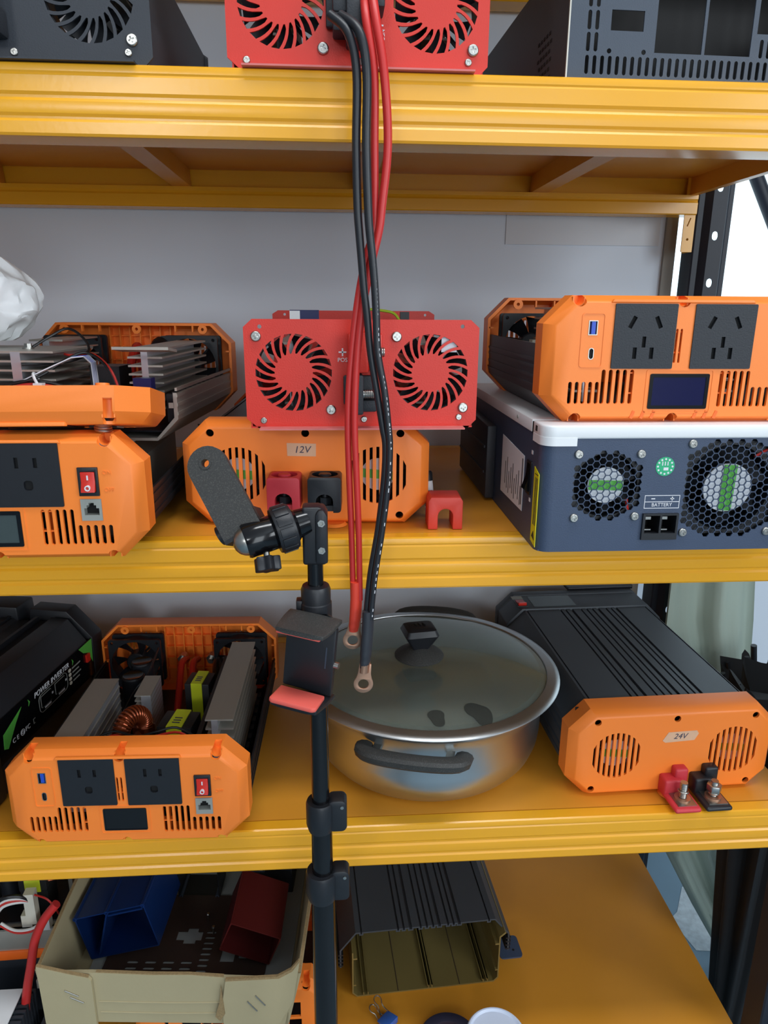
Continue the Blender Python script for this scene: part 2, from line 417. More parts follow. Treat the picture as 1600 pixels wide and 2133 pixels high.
# ------------------------------------------------------------------ inverters
W_, H_ = .279, .124
def cap_mesh(holes=(), notches=(), depth=.024, bosses=True):
    """hollow end cap, face towards -y at y=-.012, widest ring at y=0; holes are XZ polygons"""
    g = G()
    def ring(y, w, h, c, z0): return [(u, y, v) for u, v in octa(w, h, c, z0)]
    rs = [ring(-.012, W_-.022, H_-.014, .022, .007), ring(-.0108, W_-.018, H_-.011, .0225, .0055), ring(0, W_, H_, .027, 0), ring(depth, W_, H_, .027, 0),
          ring(depth, W_-.007, H_-.007, .0255, .0035), ring(0, W_-.007, H_-.007, .0255, .0035), ring(-.0088, W_-.024, H_-.018, .0215, .009)]
    g.rings(rs)
    me = g.mesh('cap')
    c = G()
    for hpoly in holes: c.prism(hpoly, -.02, -.004)
    for x, z, r in notches: c.cyl((x, -.02, z), (x, .0125, z), r, n=16)
    me = boolean(me, c)
    g = G(); g.add(me)
    for x, z, r in notches:      # screw channels behind the notches
        s_ = 1 if z > .06 else -1
        ar = [PI+PI*i/10 for i in range(11)] if s_ > 0 else [PI*i/10 for i in range(11)]
        zz = .1225 if s_ > 0 else .0015
        o = [(x+r*math.cos(a), z+r*math.sin(a)) for a in ar]; i_ = [(x+(r-.0012)*math.cos(a), z+(r-.0012)*math.sin(a)) for a in ar]
        if s_ > 0: pl = [(o[0][0], zz)]+o+[(o[-1][0], zz), (i_[-1][0], zz)]+i_[::-1]+[(i_[0][0], zz)]
        else: pl = [(o[0][0], zz)]+o+[(o[-1][0], zz), (i_[-1][0], zz)]+i_[::-1]+[(i_[0][0], zz)]
        g.prism(pl, -.006, .0125)
        g.prism([(o[0][0], zz)]+o+[(o[-1][0], zz)], .0118, .0130)
    if bosses:                   # ribs and screw eyes on the inside
        for x in (-.10, -.005, .10):
            g.lathe([(.0022, 0), (.0022, .003), (.0065, .003), (.0065, 0)], (x, depth-.0005, .1155), (0, 1, 0), 16, close=True)
        for x in (-.085, -.06, .05, .075): g.box(x-.001, x+.001, depth-.006, depth, .112, .121)
        for i in range(7): g.box(-.045+.015*i-.0007, -.045+.015*i+.0007, -.009, .003, .01, .118)
        for z in (.03, .05, .07, .09, .105): g.box(-.052, .052, -.009, -.002, z-.0007, z+.0007)
        for s_ in (-1, 1):
            for z in (.035, .06, .085): g.box(s_*.1345-.003, s_*.1345+.003, depth-.006, depth, z-.001, z+.001)
    return g.mesh('cap', sharp=30)
def vents_front():
    hs = []
    for i in range(5): hs.append(capsule(-.1115+.0068*i, .0195, .0415, .0038))
    for i in range(5): hs.append(capsule(-.0785+.0072*i, .0195, .0535, .004))
    for i in range(5): hs.append(capsule(.0425+.0068*i, .0165, .0525, .0038))
    for i in range(5): hs.append(capsule(.0765+.0072*i, .0165, .0365, .004))
    for i in range(3): hs.append(capsule(-.0125+.0045*i-.0005, .060, .093, .0022))
    return hs
N_FRONT = [(-.107, .1195, .0062), (-.004, .1195, .0062), (.106, .1195, .0062), (-.104, .0045, .006), (-.004, .0045, .006), (.106, .0045, .006)]
HOLE_SW = rect(.0805, .0975, .067, .0935); HOLE_RJ = rect(.0805, .0985, .042, .0625)
HOLE_USB = rect(-.0975, -.0885, .0865, .1005); HOLE_USBC = capsule(-.093, .063, .0745, .0055)
FRONT_US = None
def front_us():
    global FRONT_US
    if FRONT_US is None: FRONT_US = cap_mesh(vents_front()+[rect(-.0715, -.0115, .057, .117), rect(.003, .063, .0565, .1165)]+[HOLE_SW, HOLE_RJ, HOLE_USB, HOLE_USBC], N_FRONT)
    return FRONT_US
FRONT_AU = None
def front_au():
    global FRONT_AU
    if FRONT_AU is None: FRONT_AU = cap_mesh(vents_front()+[rect(-.0715, -.0115, .0555, .1155), rect(.0085, .0685, .0555, .1155)]+[HOLE_USB, HOLE_USBC], N_FRONT)
    return FRONT_AU
def fan_vent(cx, cz, r, n):
    out = []
    for i in range(n):
        x = -r + (i+.5)*2*r/n
        zt = math.sqrt(max(r*r-x*x, 0)); hw = r/n*.46
        za = math.sqrt(max(r*r-(abs(x)+hw)**2, (r*.3)**2)); zb = math.sqrt(max(r*r-(abs(x)-hw)**2, 0))
        l, rr = (za, zb) if x < 0 else (zb, za)
        out.append([(cx+x-hw, cz-l), (cx+x+hw, cz-rr), (cx+x+hw, cz+rr), (cx+x-hw, cz+l)])
    return out
REAR = None
def rear_cap():
    global REAR
    if REAR is None:
        REAR = cap_mesh(fan_vent(-.077, .061, .033, 9)+fan_vent(.079, .061, .033, 9), [], depth=.028)
    return REAR
_om = {}
def outlet(par, x0, z0, kind, s=.062):
    y = -.0122
    if kind not in _om:
        c = s/2
        if kind == 'us':
            hs = [rect(c-.0105, c-.0068, .038, .0485), rect(c+.0068, c+.0105, .0385, .048), rrect(c-.004, c+.0045, .0165, .026, .003)]
        else:
            hs = [rotp(rect(c-.013-.0021, c-.013+.0021, .0385, .0505), c-.013, .0445, -.45), rotp(rect(c+.013-.0021, c+.013+.0021, .0385, .0505), c+.013, .0445, .45),
                  rect(c-.0019, c+.0019, .0205, .031), rect(c-.0105, c-.0064, .0095, .0205), rect(c+.0064, c+.0105, .0095, .0205)]
        g = G().add(plate(rrect(0, s, 0, s, .0012, 2), hs, -.0012, .0022))
        if kind == 'au':
            pass
        _om[kind] = g.mesh('outlet', sharp=30)
        _om[kind+'b'] = G().box(.0012, s-.0012, .0021, .0029, .0012, s-.0012).mesh('socket_dark_back')
    o = link('outlet', _om[kind], M_BLKT if kind == 'au' else M_BLK, par, (x0, y, z0))
    link('socket_dark_back', _om[kind+'b'], M_DEEP, o)  # near-black sheet that gives the plug holes their shade
    return o
def usb_ports(par):
    f = mk('usb_port', G().add(plate(rect(-.0975, -.0885, .0865, .1005), [rect(-.0967, -.0893, .0873, .0997)], -.0125, -.004)), M_CHROME, par)
    mk('usb_tongue', G().box(-.0945, -.0905, -.0122, -.005, .0876, .0994), M_BLUE, f)
    f = mk('usb_c_port', G().add(plate(capsule(-.093, .063, .0745, .0055), [capsule(-.093, .0638, .0737, .0039)], -.0123, -.005)), M_CHROME, par)
    mk('usb_c_tongue', G().box(-.0938, -.0922, -.0115, -.005, .065, .0725), M_DEEP, f)
    g = G().add(plate(rrect(-.1045, -.0815, .0555, .1075, .003), [rrect(-.1037, -.0823, .0563, .1067, .0025)], -.0126, -.0118))
    mk('port_surround', g, M_ORG, par)
def rocker(par, cx, cz):
    f = mk('rocker_switch', G().add(plate(rect(cx-.0095, cx+.0095, cz-.014, cz+.014), [rect(cx-.0068, cx+.0068, cz-.0098, cz+.0098)], -.0142, -.004)), M_BLK, par, bev=.0005)
    g = G(); g.prism([(-.0125, cz-.0096), (-.0185, cz-.0096), (-.0145, cz-.0005), (-.0152, cz+.0096), (-.0125, cz+.0096)], cx-.0066, cx+.0066, 'X')
    mk('rocker', g, M_ROCK, f, bev=.0006)
    mk('rocker_print', G().box(cx-.0007, cx+.0007, -.0154, -.015, cz+.002, cz+.0065).xf(Matrix.Identity(4)).add(plate(circ(cx, cz-.0055, .0027, 14), [circ(cx, cz-.0055, .0017, 14)], -.0184, -.0150)), M_INKW, f)
def rj45(par, x0, z0):
    t = [(.003, .0055), (.017, .0055), (.017, .0125), (.0145, .0125), (.0145, .0155), (.0125, .0155), (.0125, .0178), (.0075, .0178), (.0075, .0155), (.0055, .0155), (.0055, .0125), (.003, .0125)]
    f = mk('network_socket', G().add(plate(rect(x0, x0+.0195, z0, z0+.0215), [[(x0+u, z0+v) for u, v in t]], -.0135, -.004)), M_GREYP, par)
    mk('socket_dark_back', G().box(x0+.001, x0+.0185, -.0055, -.0045, z0+.001, z0+.0205), M_DEEP, f)  # near-black sheet, shade of the jack opening put into colour
def display(par, x0, x1, z0, z1, m, fr=.0035):
    f = mk('display', G().add(plate(rrect(x0, x1, z0, z1, .0015, 2), [rect(x0+fr, x1-fr, z0+fr, z1-fr)], -.0128, -.0118)), M_BLKG, par)
    mk('screen', G().box(x0+fr, x1-fr, -.0123, -.0119, z0+fr, z1-fr), m, f)
    mk('display_surround', G().add(plate(rrect(x0-.004, x1+.004, z0-.004, z1+.004, .002, 2), [rrect(x0-.003, x1+.003, z0-.003, z1+.003, .0015, 2)], -.0125, -.0118)), M_ORG, par)
def brow(par):
    """raised lip above the two outlets"""
    mk('outlet_brow', G().prism([(-.077, .1175), (.067, .1175), (.0645, .1205), (-.0745, .1205)], -.0135, -.0095), M_ORG, par, bev=.0006)
def emboss(par):
    text('switch_mark', 'ON', .0055, M_ORG, par, (.1065, -.0121, .0885), depth=.0004)
    text('switch_mark', 'OFF', .0055, M_ORG, par, (.1075, -.0121, .0715), depth=.0004)
_fm = {}
def fan(par, cx, y, cz, s=.068, m=M_BLK, sticker=None, rot=0):
    """case fan: square frame, hub and seven blades"""
    if 'f' not in _fm:
        g = G().add(plate(rrect(-.5, .5, -.5, .5, .05), [circ(0, 0, .46, 28)]+[circ(sx*.43, sz*.43, .03, 8) for sx in (-1, 1) for sz in (-1, 1)], 0, .06))
        g.add(plate(rrect(-.5, .5, -.5, .5, .05), [circ(0, 0, .46, 28)], .26, .32))
        g.lathe([(.46, .06), (.49, .06), (.49, .26), (.46, .26)], axis=(0, 1, 0), n=28, close=True)
        for i in range(4): g.box(-.02, .02, .28, .31, 0, .47, rotm(0, PI/4+i*PI/2, 0))
        _fm['f'] = g.mesh('fan')
        g = G().lathe([(0, .03), (.17, .03), (.19, .05), (.19, .27), (0, .27)], axis=(0, 1, 0), n=20)
        for i in range(7):
            a = 2*PI*i/7
            pts = []
            for k in range(4):
                r_ = .18+.27*k/3; a0 = a+.18*k/3
                pts.append((r_*math.cos(a0), .06, r_*math.sin(a0), r_*math.cos(a0+.62), .24, r_*math.sin(a0+.62)))
            rs = [[(p[0], p[1], p[2]), (p[3], p[4], p[5]), (p[3], p[4]+.02, p[5]), (p[0], p[1]+.02, p[2])] for p in pts]
            g.rings(rs)
        _fm['r'] = g.mesh('fan_rotor')
    f = link('fan', _fm['f'], m, par, (cx, y, cz)); f.scale = (s, s, s)
    link('fan_rotor', _fm['r'], m, f)
    if sticker:
        g = G().add(plate(circ(0, 0, .26, 28), [], .0, .02))
        st = mk('fan_sticker', g, M_PAPER, f, rot=(0, rot, 0))
        mk('sticker_band', G().box(-.245, .245, -.012, .0, -.07, .07), M_GREEN, f, rot=(0, rot, 0))
    return f
def heatsink(par, x0, x1, y0, y1, z0, z1, nf, stem=(.38, .52), name='heat_sink', mt=None, rz=0):
    cx, cy = (x0+x1)/2, (y0+y1)/2
    g = G()
    p = (z1-z0)/nf
    for i in range(nf):
        zt = z1-i*p
        g.box(x0-cx, x1-cx, y0-cy, y1-cy, zt-.0022-z0, zt-z0)
    w_ = x1-x0
    o = mk(name, g, mt or M_ALU, par, (cx, cy, z0), (0, 0, rz))
    mk('heat_sink_stem', G().box(x0-cx+w_*stem[0], x0-cx+w_*stem[1], y0-cy-.0003, y1-cy, 0, z1-z0-.001), M_ALUB, o)
    return o
def open_shell(par, y0, y1, m, hgt=.062, grooves=True, y_end=None):
    w2 = W_/2-.004
    def prof(t):
        o = [(-w2, hgt), (-w2, .026), (-w2+.024, .002), (w2-.024, .002), (w2, .026), (w2, hgt)]
        i = [(w2-t, hgt), (w2-t, .027), (w2-.025, .002+t), (-w2+.025, .002+t), (-w2+t, .027), (-w2+t, hgt)]
        return o+i
    b = mk('lower_shell', G().prism(prof(.003), y0, y1, 'Y'), m, par)
    if grooves:
        for s_ in (-1, 1):
            g = G()
            for z in (.031, .041, .051, .058): g.box(s_*w2-.0012, s_*w2+.0012, y0, y1, z, z+.0035)
            mk('shell_rib', g, m, b)
    for s_ in (-1, 1):
        x = s_*w2
        g = G()
        g.prism([(x-s_*.0035, hgt+.001), (x+s_*.0008, hgt+.001), (x+s_*.0008, .027), (x-s_*.0235, .0025), (x-s_*.0245, .0055), (x-s_*.0035, .0285)], y0-.0006, y0+.0004)
        g.box(x-s_*.009, x-s_*.003, y0-.0006, y0+.0004, hgt-.016, hgt-.010)
        mk('rail_end', g, M_ALU, b)
    return b
def transformer(par, x, y, z, sx, sy, sz, tape_w, rot=0):
    o = mk('transformer', G().box(-sx/2, sx/2, -sy/2, sy/2, 0, sz*.98), M_FERR, par, (x, y, z), (0, 0, rot), bev=.0015)
    g = G(); g.add(plate(rect(-tape_w/2, tape_w/2, -.0008, sz), [], -sy/2-.001, sy/2+.001))
    mk('transformer_tape', g, M_YTX, o)
    g = G()
    for k in range(3): g.box(-tape_w*.25, tape_w*.25, -sy*.3+k*sy*.14, -sy*.3+k*sy*.14+.0016, sz, sz+.0006)
    mk('tape_print', g, M_INK, o)
    g = G()
    for k in range(7): g.torus((sx*.5+.001, 0, sz*.15+k*sz*.1), (0, 0, 1), sy*.3, .0018, 16, 6)
    mk('winding', g, M_COIL, o)
    return o
def capacitor(par, x, y, z, r, h):
    o = mk('capacitor', G().lathe([(0, 0), (r, 0), (r, h-.002), (r-.0015, h), (0, h)], n=20), M_BLK, par, (x, y, z))
    mk('capacitor_top', G().lathe([(0, h-.0005), (r*.86, h-.0005), (r*.86, h+.0006), (r*.8, h+.0002), (0, h+.0002)], n=20), M_BLKG, o)
    return o
def wire(name, par, pts, r, m, n=7, sm=5): return mk(name, G().tube(pts, r, n, sm), m, par)

def front_us_parts(r, lcd, lx0=-.0285, lx1=.0215, lz0=.0205, lz1=.0505, usb=True, fr=.0015):
    c = link('front_cap', front_us(), M_ORG, r)
    outlet(r, -.0725, .056, 'us'); outlet(r, .002, .0555, 'us')
    brow(r); usb_ports(r); rocker(r, .089, .080); rj45(r, .0795, .0413); display(r, lx0, lx1, lz0, lz1, lcd, fr); emboss(r)
    return c

# --- open orange inverter on the lower shelf
a1 = thing('power_inverter', 'open orange inverter showing coil and heat sinks beside the steel pot', 'inverter', (-.2475, -.002, Z_LOW+.0005), (0, 0, -.0245))
front_us_parts(a1, M_BLKG)
open_shell(a1, .022, .335, M_DARKAL2, .058)
link('rear_cap', rear_cap(), M_ORG, a1, (0, .362, 0), (0, 0, PI))
mk('circuit_board', G().box(-.118, .118, .03, .325, .0105, .0125), M_PCB, a1)
fan(a1, -.083, .318, .064, .082); fan(a1, .083, .318, .064, .082)
heatsink(a1, -.096, -.062, .03, .178, .014, .115, 9, (.3, .97))
heatsink(a1, .078, .113, .068, .285, .014, .116, 8, (.22, .45))
hs = heatsink(a1, -.034, -.012, .15, .205, .014, .104, 12, (.4, 1.0), 'small_heat_sink')
capacitor(a1, -.058, .225, .012, .0165, .082); capacitor(a1, -.055, .262, .012, .0165, .086)
g = G()
for i in range(22):
    a = -.25 + i*(PI+.5)/21
    c_ = (.021*math.cos(a), 0, .021*math.sin(a))
    g.torus(c_, (-math.sin(a), 0, math.cos(a)), .0105, .0016, 18, 6)
t = mk('toroid_coil', g, M_COIL, a1, (-.022, .094, .086), (0, 0, 1.1))
mk('toroid_core', G().torus((0, 0, 0), (0, 1, 0), .021, .0088, 28, 10), M_COIL, t)
mk('toroid_leg', G().box(-.03, -.01, -.010, .010, -.058, -.004).box(.01, .03, -.010, .010, -.058, -.004), M_COIL, t)
transformer(a1, .034, .112, .012, .046, .040, .080, .020, -.12)
transformer(a1, .040, .220, .012, .036, .036, .080, .016, -.1)
for x, dx, m in ((-.006, .012, M_WIRER), (.012, .016, M_WIRER), (.048, .012, M_WIREK), (.056, .014, M_WIREK)):
    wire('battery_lead', a1, [(x, .335, .062), (x, .30, .072), (x+dx*.6, .25, .060), (x+dx, .20, .03), (x+dx, .18, .012)], .0052, m, 10)
for x in (-.012, .034):
    o = mk('terminal_nut', G().cyl((x, .33, .064), (x, .342, .064), .008, n=6), M_CHROME, a1)
    mk('terminal_bolt', G().cyl((x, .322, .064), (x, .35, .064), .004, n=12), M_CHROME, o)
wire('fan_lead', a1, [(-.058, .030, .09), (-.050, .044, .106), (-.03, .052, .112), (-.002, .050, .106), (.02, .052, .110), (.045, .058, .112), (.072, .052, .10)], .0016, M_WIREK)
wire('fan_lead', a1, [(-.056, .026, .088), (-.046, .040, .103), (-.028, .046, .110), (-.004, .046, .103), (.022, .048, .107), (.05, .050, .110), (.074, .046, .094)], .0016, M_WIRER)
wire('signal_lead', a1, [(.018, .07, .088), (.026, .052, .096), (.036, .040, .092), (.044, .030, .078)], .0018, M_WIREW)
wire('sensor_lead', a1, [(-.062, .17, .06), (-.05, .2, .082), (-.035, .22, .098), (-.04, .30, .10)], .0014, M_WIREK)
mk('heat_sink_bar', G().box(.064, .07, .06, .29, .014, .09), M_BLK, a1)
g = G()
for i in range(9): g.box(.116, .121, .085+i*.022, .098+i*.022, .014, .034)
mk('transistor', g, M_BLK, a1)

# --- closed orange-faced 12V inverter on the middle shelf
def closed_body(par, y0, y1, h=.118, m=M_DARKAL, grooves=True):
    w2 = W_/2-.005; c = .027; z0 = .003
    top = []
    gs = [(-.103, .0022), (-.045, .0028), (-.036, .0028), (-.025, .0045), (-.009, .0028), (.001, .0028), (.011, .0028), (.021, .0045), (.035, .0028), (.044, .0028), (.053, .0045), (.1055, .0022)]
    pts = [(-w2+c, h)]
    for x, wd_ in (gs if grooves else []):
        pts += [(x-wd_/2, h), (x-wd_/2, h-.0035), (x+wd_/2, h-.0035), (x+wd_/2, h)]
    pts += [(w2-c, h), (w2, h-c)]
    side = []
    for z in (.085, .072, .052, .040): side += [(w2, z), (w2-.002, z-.001), (w2-.002, z-.003), (w2, z-.004)]
    pts += side + [(w2, z0+c), (w2-c, z0), (-w2+c, z0), (-w2, z0+c)] + [(-u, v) for u, v in side[::-1]] + [(-w2, h-c)]
    return mk('casing', G().prism(pts, y0, y1, 'Y'), m, par)
def cap_screws(par, pts):
    for x, z in pts:
        mk('screw_hole', G().lathe([(.0048, 0), (.0048, -.004), (.0034, -.0042), (.0034, 0)], (x, 0, z), (0, 1, 0), 14, close=True), M_ORGD, par)
REARV = None
def rear_view_cap(dx=0.):
    c = cap_mesh(fan_vent(-.077+dx, .061, .033, 9)+fan_vent(.081+dx*.5, .061, .034, 9)+[circ(x, z, .0045, 14) for x, z in ((-.1055, .1105), (.106, .1105), (.0, .1105), (-.107, .0125), (.106, .0125))], [], bosses=False)
    return c
REARV = rear_view_cap()
def rear_parts(r):
    c = link('rear_cap', REARV, M_ORG, r)
    cap_in = mk('cap_dark_sheet', G().box(-.125, .125, .0175, .0185, .01, .116), M_DEEP, r)  # black sheet standing for the shade behind the fan vents
    for x in (-.077, .081): fan(r, x, -.006, .061, .074, sticker=True, rot=.1)
    return c
a2 = thing('power_inverter', 'orange faced inverter marked 12V under the red chassis on the middle shelf', 'inverter', (-.0328, .0633, Z_MID+.0005), (0, 0, -.0455))
a2.scale = (1, 1, .965)
rear_parts(a2); closed_body(a2, .022, .33, m=M_DARKAL2)
link('far_cap', cap_mesh([], [], bosses=False), M_ORGD, a2, (0, .352, 0), (0, 0, PI))
o = mk('tape_label', G().add(plate([(-.0205, .084), (.0115, .0835), (.0118, .0985), (-.0208, .0992)], [], -.0124, -.0119)), M_TAPE, a2)
text('tape_writing', '12V', .0115, M_INK, o, (-.004, -.0126, .0912), depth=.0001, shear=.2)
def block_terminal(par, x0, x1, z0, z1, m):
    """square terminal cover with round well on top and an arched mouth"""
    cx = (x0+x1)/2; w_ = x1-x0; d = .034; y0, y1 = -.012-d, -.012
    arch = [(cx-.0095, z0-.001), (cx+.0095, z0-.001), (cx+.0095, z0+.0135)] + [(cx+.0095*math.cos(a), z0+.0135+.0085*math.sin(a)) for a in [PI*i/8 for i in range(1, 8)]] + [(cx-.0095, z0+.0135)]
    g = G().prism(rrect(x0, x1, z0, z1, .004), y0, y1, 'Y'); me = g.mesh('terminal_cover', bev=.0008, bevang=60)
    c = G().cyl((cx, (y0+y1)/2, z1-.014), (cx, (y0+y1)/2, z1+.01), .0145, n=24)
    me = boolean(me, c)
    me = boolean(me, G().prism(arch, y0-.01, y0+.022, 'Y'))
    o = link('terminal_cover', me, m, par)
    mk('terminal_knob', G().lathe([(0, -.014), (.0072, -.014), (.0072, -.0005), (.006, .001), (0, .001)], (cx, (y0+y1)/2, z1), n=18), m, o)
    mk('terminal_tongue', G().box(cx-.0094, cx+.0094, y0+.004, y0+.03, z0+.001, z0+.0075), m, o)
    mk('terminal_stud', G().cyl((cx, y0+.012, z0+.008), (cx, y0+.012, z0+.016), .0068, n=6).cyl((cx, y0+.012, z0+.006), (cx, y0+.012, z0+.02), .0035, n=12), M_DARKAL2, o)
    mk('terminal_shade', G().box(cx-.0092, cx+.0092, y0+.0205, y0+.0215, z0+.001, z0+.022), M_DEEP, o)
block_terminal(a2, -.0405, -.0045, .026, .066, M_PINK); block_terminal(a2, .004, .0405, .025, .0665, M_BLK)
mk('cap_foot', G().lathe([(0, 0), (.016, 0), (.013, .003), (0, .003)], (.03, -.008, .0), n=20), M_ORG, a2)

# --- dark ribbed 24V inverter on the lower shelf
a3 = thing('power_inverter', 'long dark ribbed inverter with orange face marked 24V right of pot', 'inverter', (.4336, .0524, Z_LOW+.0005), (0, 0, .0303))
rear_parts(a3); closed_body(a3, .022, .315, h=.121)
w2 = W_/2-.003
b = mk('far_cap', G().prism(octa(2*w2, .123, .026, .001), .315, .372, 'Y'), M_DARKAL, a3, bev=.002)
mk('far_rim', G().prism(octa(2*w2+.002, .125, .027, 0), .372, .39, 'Y'), M_DARKAL, a3, bev=.002)
def top_outlet(par):
    hs = []
    for cx in (.034, .088):
        hs += [rotp(rect(cx-.012-.0018, cx-.012+.0018, .044, .055), cx-.012, .05, -.5), rotp(rect(cx+.006-.0018, cx+.006+.0018, .044, .055), cx+.006, .05, .5),
               rect(cx-.002, cx+.002, .024, .034), rotp(rect(cx-.009, cx-.0045, .012, .022), cx-.007, .017, -.5), rotp(rect(cx+.009, cx+.0135, .012, .022), cx+.011, .017, .5)]
    me = plate(rrect(0, .122, 0, .070, .002, 2), hs, 0, .006)
    o = link('outlet', me, M_BLK, par, (-.006, .316, .1240), (-PI/2, 0, 0)); 
    return o
o = top_outlet(a3); o.rotation_euler = (-PI/2, 0, 0); o.location = (-.006, .388, .1303)
for v in o.data.vertices: v.co = (v.co.x, v.co.y, v.co.z)
mk('socket_dark_back', G().box(.001, .121, .0045, .0055, .001, .069), M_DEEP, o)  # near-black sheet standing in for shade inside the pin slots
f = mk('rocker_switch', G().box(-.117, -.098, .322, .352, .1235, .1255), M_BLK, a3, bev=.0006)
mk('rocker', G().prism([(.325, .1255), (.349, .1255), (.349, .1265), (.337, .1275), (.325, .1312)], -.1145, -.1005, 'X'), M_ROCK, f, bev=.0006)
mk('switch_label', G().box(-.117, -.098, .355, .369, .1240, .1244), M_GREYP, a3)
mk('display_panel', G().box(-.088, -.014, .322, .366, .1240, .1246), M_LCDG, a3)
o = mk('tape_label', G().add(plate([(-.017, .0795), (-.013, .0765), (.026, .0785), (.031, .088), (.028, .0925), (-.010, .0915)], [], -.0124, -.0119)), M_TAPE, a3)
text('tape_writing', '24V', .011, M_INK, o, (.006, -.0126, .0850), depth=.0001, shear=.3)
def tongue_terminal(par, x, m, nut):
    o = mk('terminal', G().box(x-.0175, x+.0175, -.062, -.010, .006, .0125), m, par, bev=.004, seg=3, bevang=80)
    mk('terminal_back', G().box(x-.0175, x+.0085, -.030, -.010, .006, .031).box(x-.002, x+.016, -.024, -.010, .02, .043), m, o, bev=.003, seg=3)
    mk('contact_plate', G().box(x-.0115, x+.0135, -.056, -.028, .0125, .0135), M_CHROME, o)
    mk('washer', G().lathe([(.005, .0135), (.010, .0135), (.010, .0155), (.005, .0155)], (x+.001, -.041, 0), n=22, close=True), M_COPPER, o)
    g = G().cyl((x+.001, -.041, .012), (x+.001, -.041, .037), .0046, n=16)
    for i in range(10): g.torus((x+.001, -.041, .0165+i*.002), (0, 0, 1), .0044, .0006, 14, 5)
    mk('terminal_bolt', g, M_CHROME, o)
    if nut: mk('terminal_nut', G().cyl((x+.001, -.041, .0225), (x+.001, -.041, .032), .0095, n=6), M_CHROME, o, bev=.001)
    mk('spring_washer', G().torus((x+.001, -.041, .024 if not nut else .019), (.15, .2, 1), .0062, .0011, 20, 6), M_CHROME, o)
tongue_terminal(a3, .002, M_PINK, False); tongue_terminal(a3, .043, M_BLK, True)
for x in (-.0, .05): mk('cap_foot', G().lathe([(0, 0), (.014, 0), (.011, .003), (0, .003)], (x, -.012, .0), n=20), M_ORG, a3)

# --- orange inverter with slanted-pin outlets on the grey unit
a4 = thing('power_inverter', 'orange inverter with slanted pin outlets and blue display on white topped unit', 'inverter', (.345, -.0265, -.3200), (0, 0, -.0075))
link('front_cap', front_au(), M_ORG, a4)
outlet(a4, -.0725, .0545, 'au'); outlet(a4, .0075, .0545, 'au')
brow(a4); usb_ports(a4); display(a4, -.031, .030, .0145, .0495, M_LCDB)
open_shell(a4, .022, .275, M_DARKAL, .076, grooves=True)
link('rear_cap', rear_cap(), M_ORG, a4, (0, .300, 0), (0, 0, PI))
mk('circuit_board', G().box(-.118, .118, .03, .27, .0105, .0125), M_PCB, a4)
fan(a4, -.083, .254, .064, .080); fan(a4, .083, .254, .064, .080)
heatsink(a4, -.09, -.06, .05, .22, .014, .112, 8, (.4, .6)); heatsink(a4, .06, .09, .05, .22, .014, .112, 8, (.4, .6))
mk('fan_connector', G().box(-.112, -.098, .14, .155, .06, .075), M_WHITEB, a4)
mk('network_socket', G().box(.0945, .112, -.0135, -.004, .042, .064), M_GREYP, a4)
for i in range(6):
    s_ = -1 if i < 3 else 1
    mk('grip_slot', G().box(-.0015, .0015, -.0125, -.0095, 0, .008, Matrix.Translation((-.004+s_*(.022+(i % 3)*.0105), 0, .005)) @ rotm(0, .35, 0)), M_ORGD, a4)

# --- stacked pair on the left of the middle shelf
a5 = thing('power_inverter', 'orange inverter with red rocker switch, bottom of left stack on middle shelf', 'inverter', (-.325, -.046, Z_MID+.0005), (0, 0, 0))
front_us_parts(a5, M_LCDG, lx0=-.034, lx1=.0215, lz0=.0155, lz1=.0515, fr=.004)
open_shell(a5, .022, .36, M_DARKAL2, .060)
mk('circuit_board', G().box(-.118, .118, .03, .35, .0105, .0125), M_PCB, a5)
mk('heat_sink', G().box(.07, .105, .09, .30, .0125, .075), M_ALU, a5); mk('transformer', G().box(-.03, .02, .09, .14, .0125, .07), M_FERR, a5)
g = G()
for i in range(6): g.box(.11, .118, .05+i*.028, .064+i*.028, .0125, .036)
mk('transistor', g, M_BLK, a5)

ca6, sa6 = math.cos(-.09), math.sin(-.09)
a6 = thing('power_inverter', 'dismantled inverter with loose orange cap lying face down, top of left stack', 'inverter', (-.3105, .083, -.3575), (0, 0, -.09))
sh = open_shell(a6, .0, .262, M_ALU, .055)
link('rear_cap', rear_cap(), M_ORG, a6, (0, .288, 0), (0, 0, PI))
mk('circuit_board', G().box(-.118, .118, .008, .25, .0105, .0125), M_PCB, a6)
fan(a6, -.083, .242, .066, .082); fan(a6, .083, .242, .066, .082)
heatsink(a6, .072, .112, .034, .225, .026, .102, 8, (.39, .58))
heatsink(a6, -.115, .004, -.002, .105, .03, .100, 7, (.60, .69))
heatsink(a6, -.088, -.045, .13, .24, .03, .106, 7, (.4, .6))
mk('control_board', G().box(.090, .110, -.004, .010, .02, .072, Matrix.Translation((0, 0, 0))), M_PCBB, a6)
mk('copper_strap', G().prism([(.0, .10), (.0, .103), (-.03, .107), (-.03, .104)], .08, .14, 'X'), M_ALU, a6)
g = G()
for i in range(10): g.box(.118, .126, .02+i*.021, .034+i*.021, .02, .052)
mk('transistor', g, M_BLK, a6)
mk('relay', G().box(.02, .055, .05, .09, .0125, .08), M_BLK, a6)
wire('battery_lead', a6, [(.012, .25, .05), (.012, .245, .085), (.016, .22, .092), (.018, .19, .07), (.018, .18, .03)], .0062, M_WIRER, 10)
wire('battery_lead', a6, [(.034, .25, .06), (.032, .25, .09), (.042, .245, .1), (.052, .235, .09), (.05, .21, .05), (.046, .2, .03)], .006, M_WIREK, 10)
mk('ring_terminal', G().lathe([(.0028, .1), (.0065, .1), (.0065, .1018), (.0028, .1018)], (-.044, .04, 0), n=18, close=True).cyl((-.044, .04, .1), (-.044, .04, .106), .0042, n=6), M_CHROME, a6)
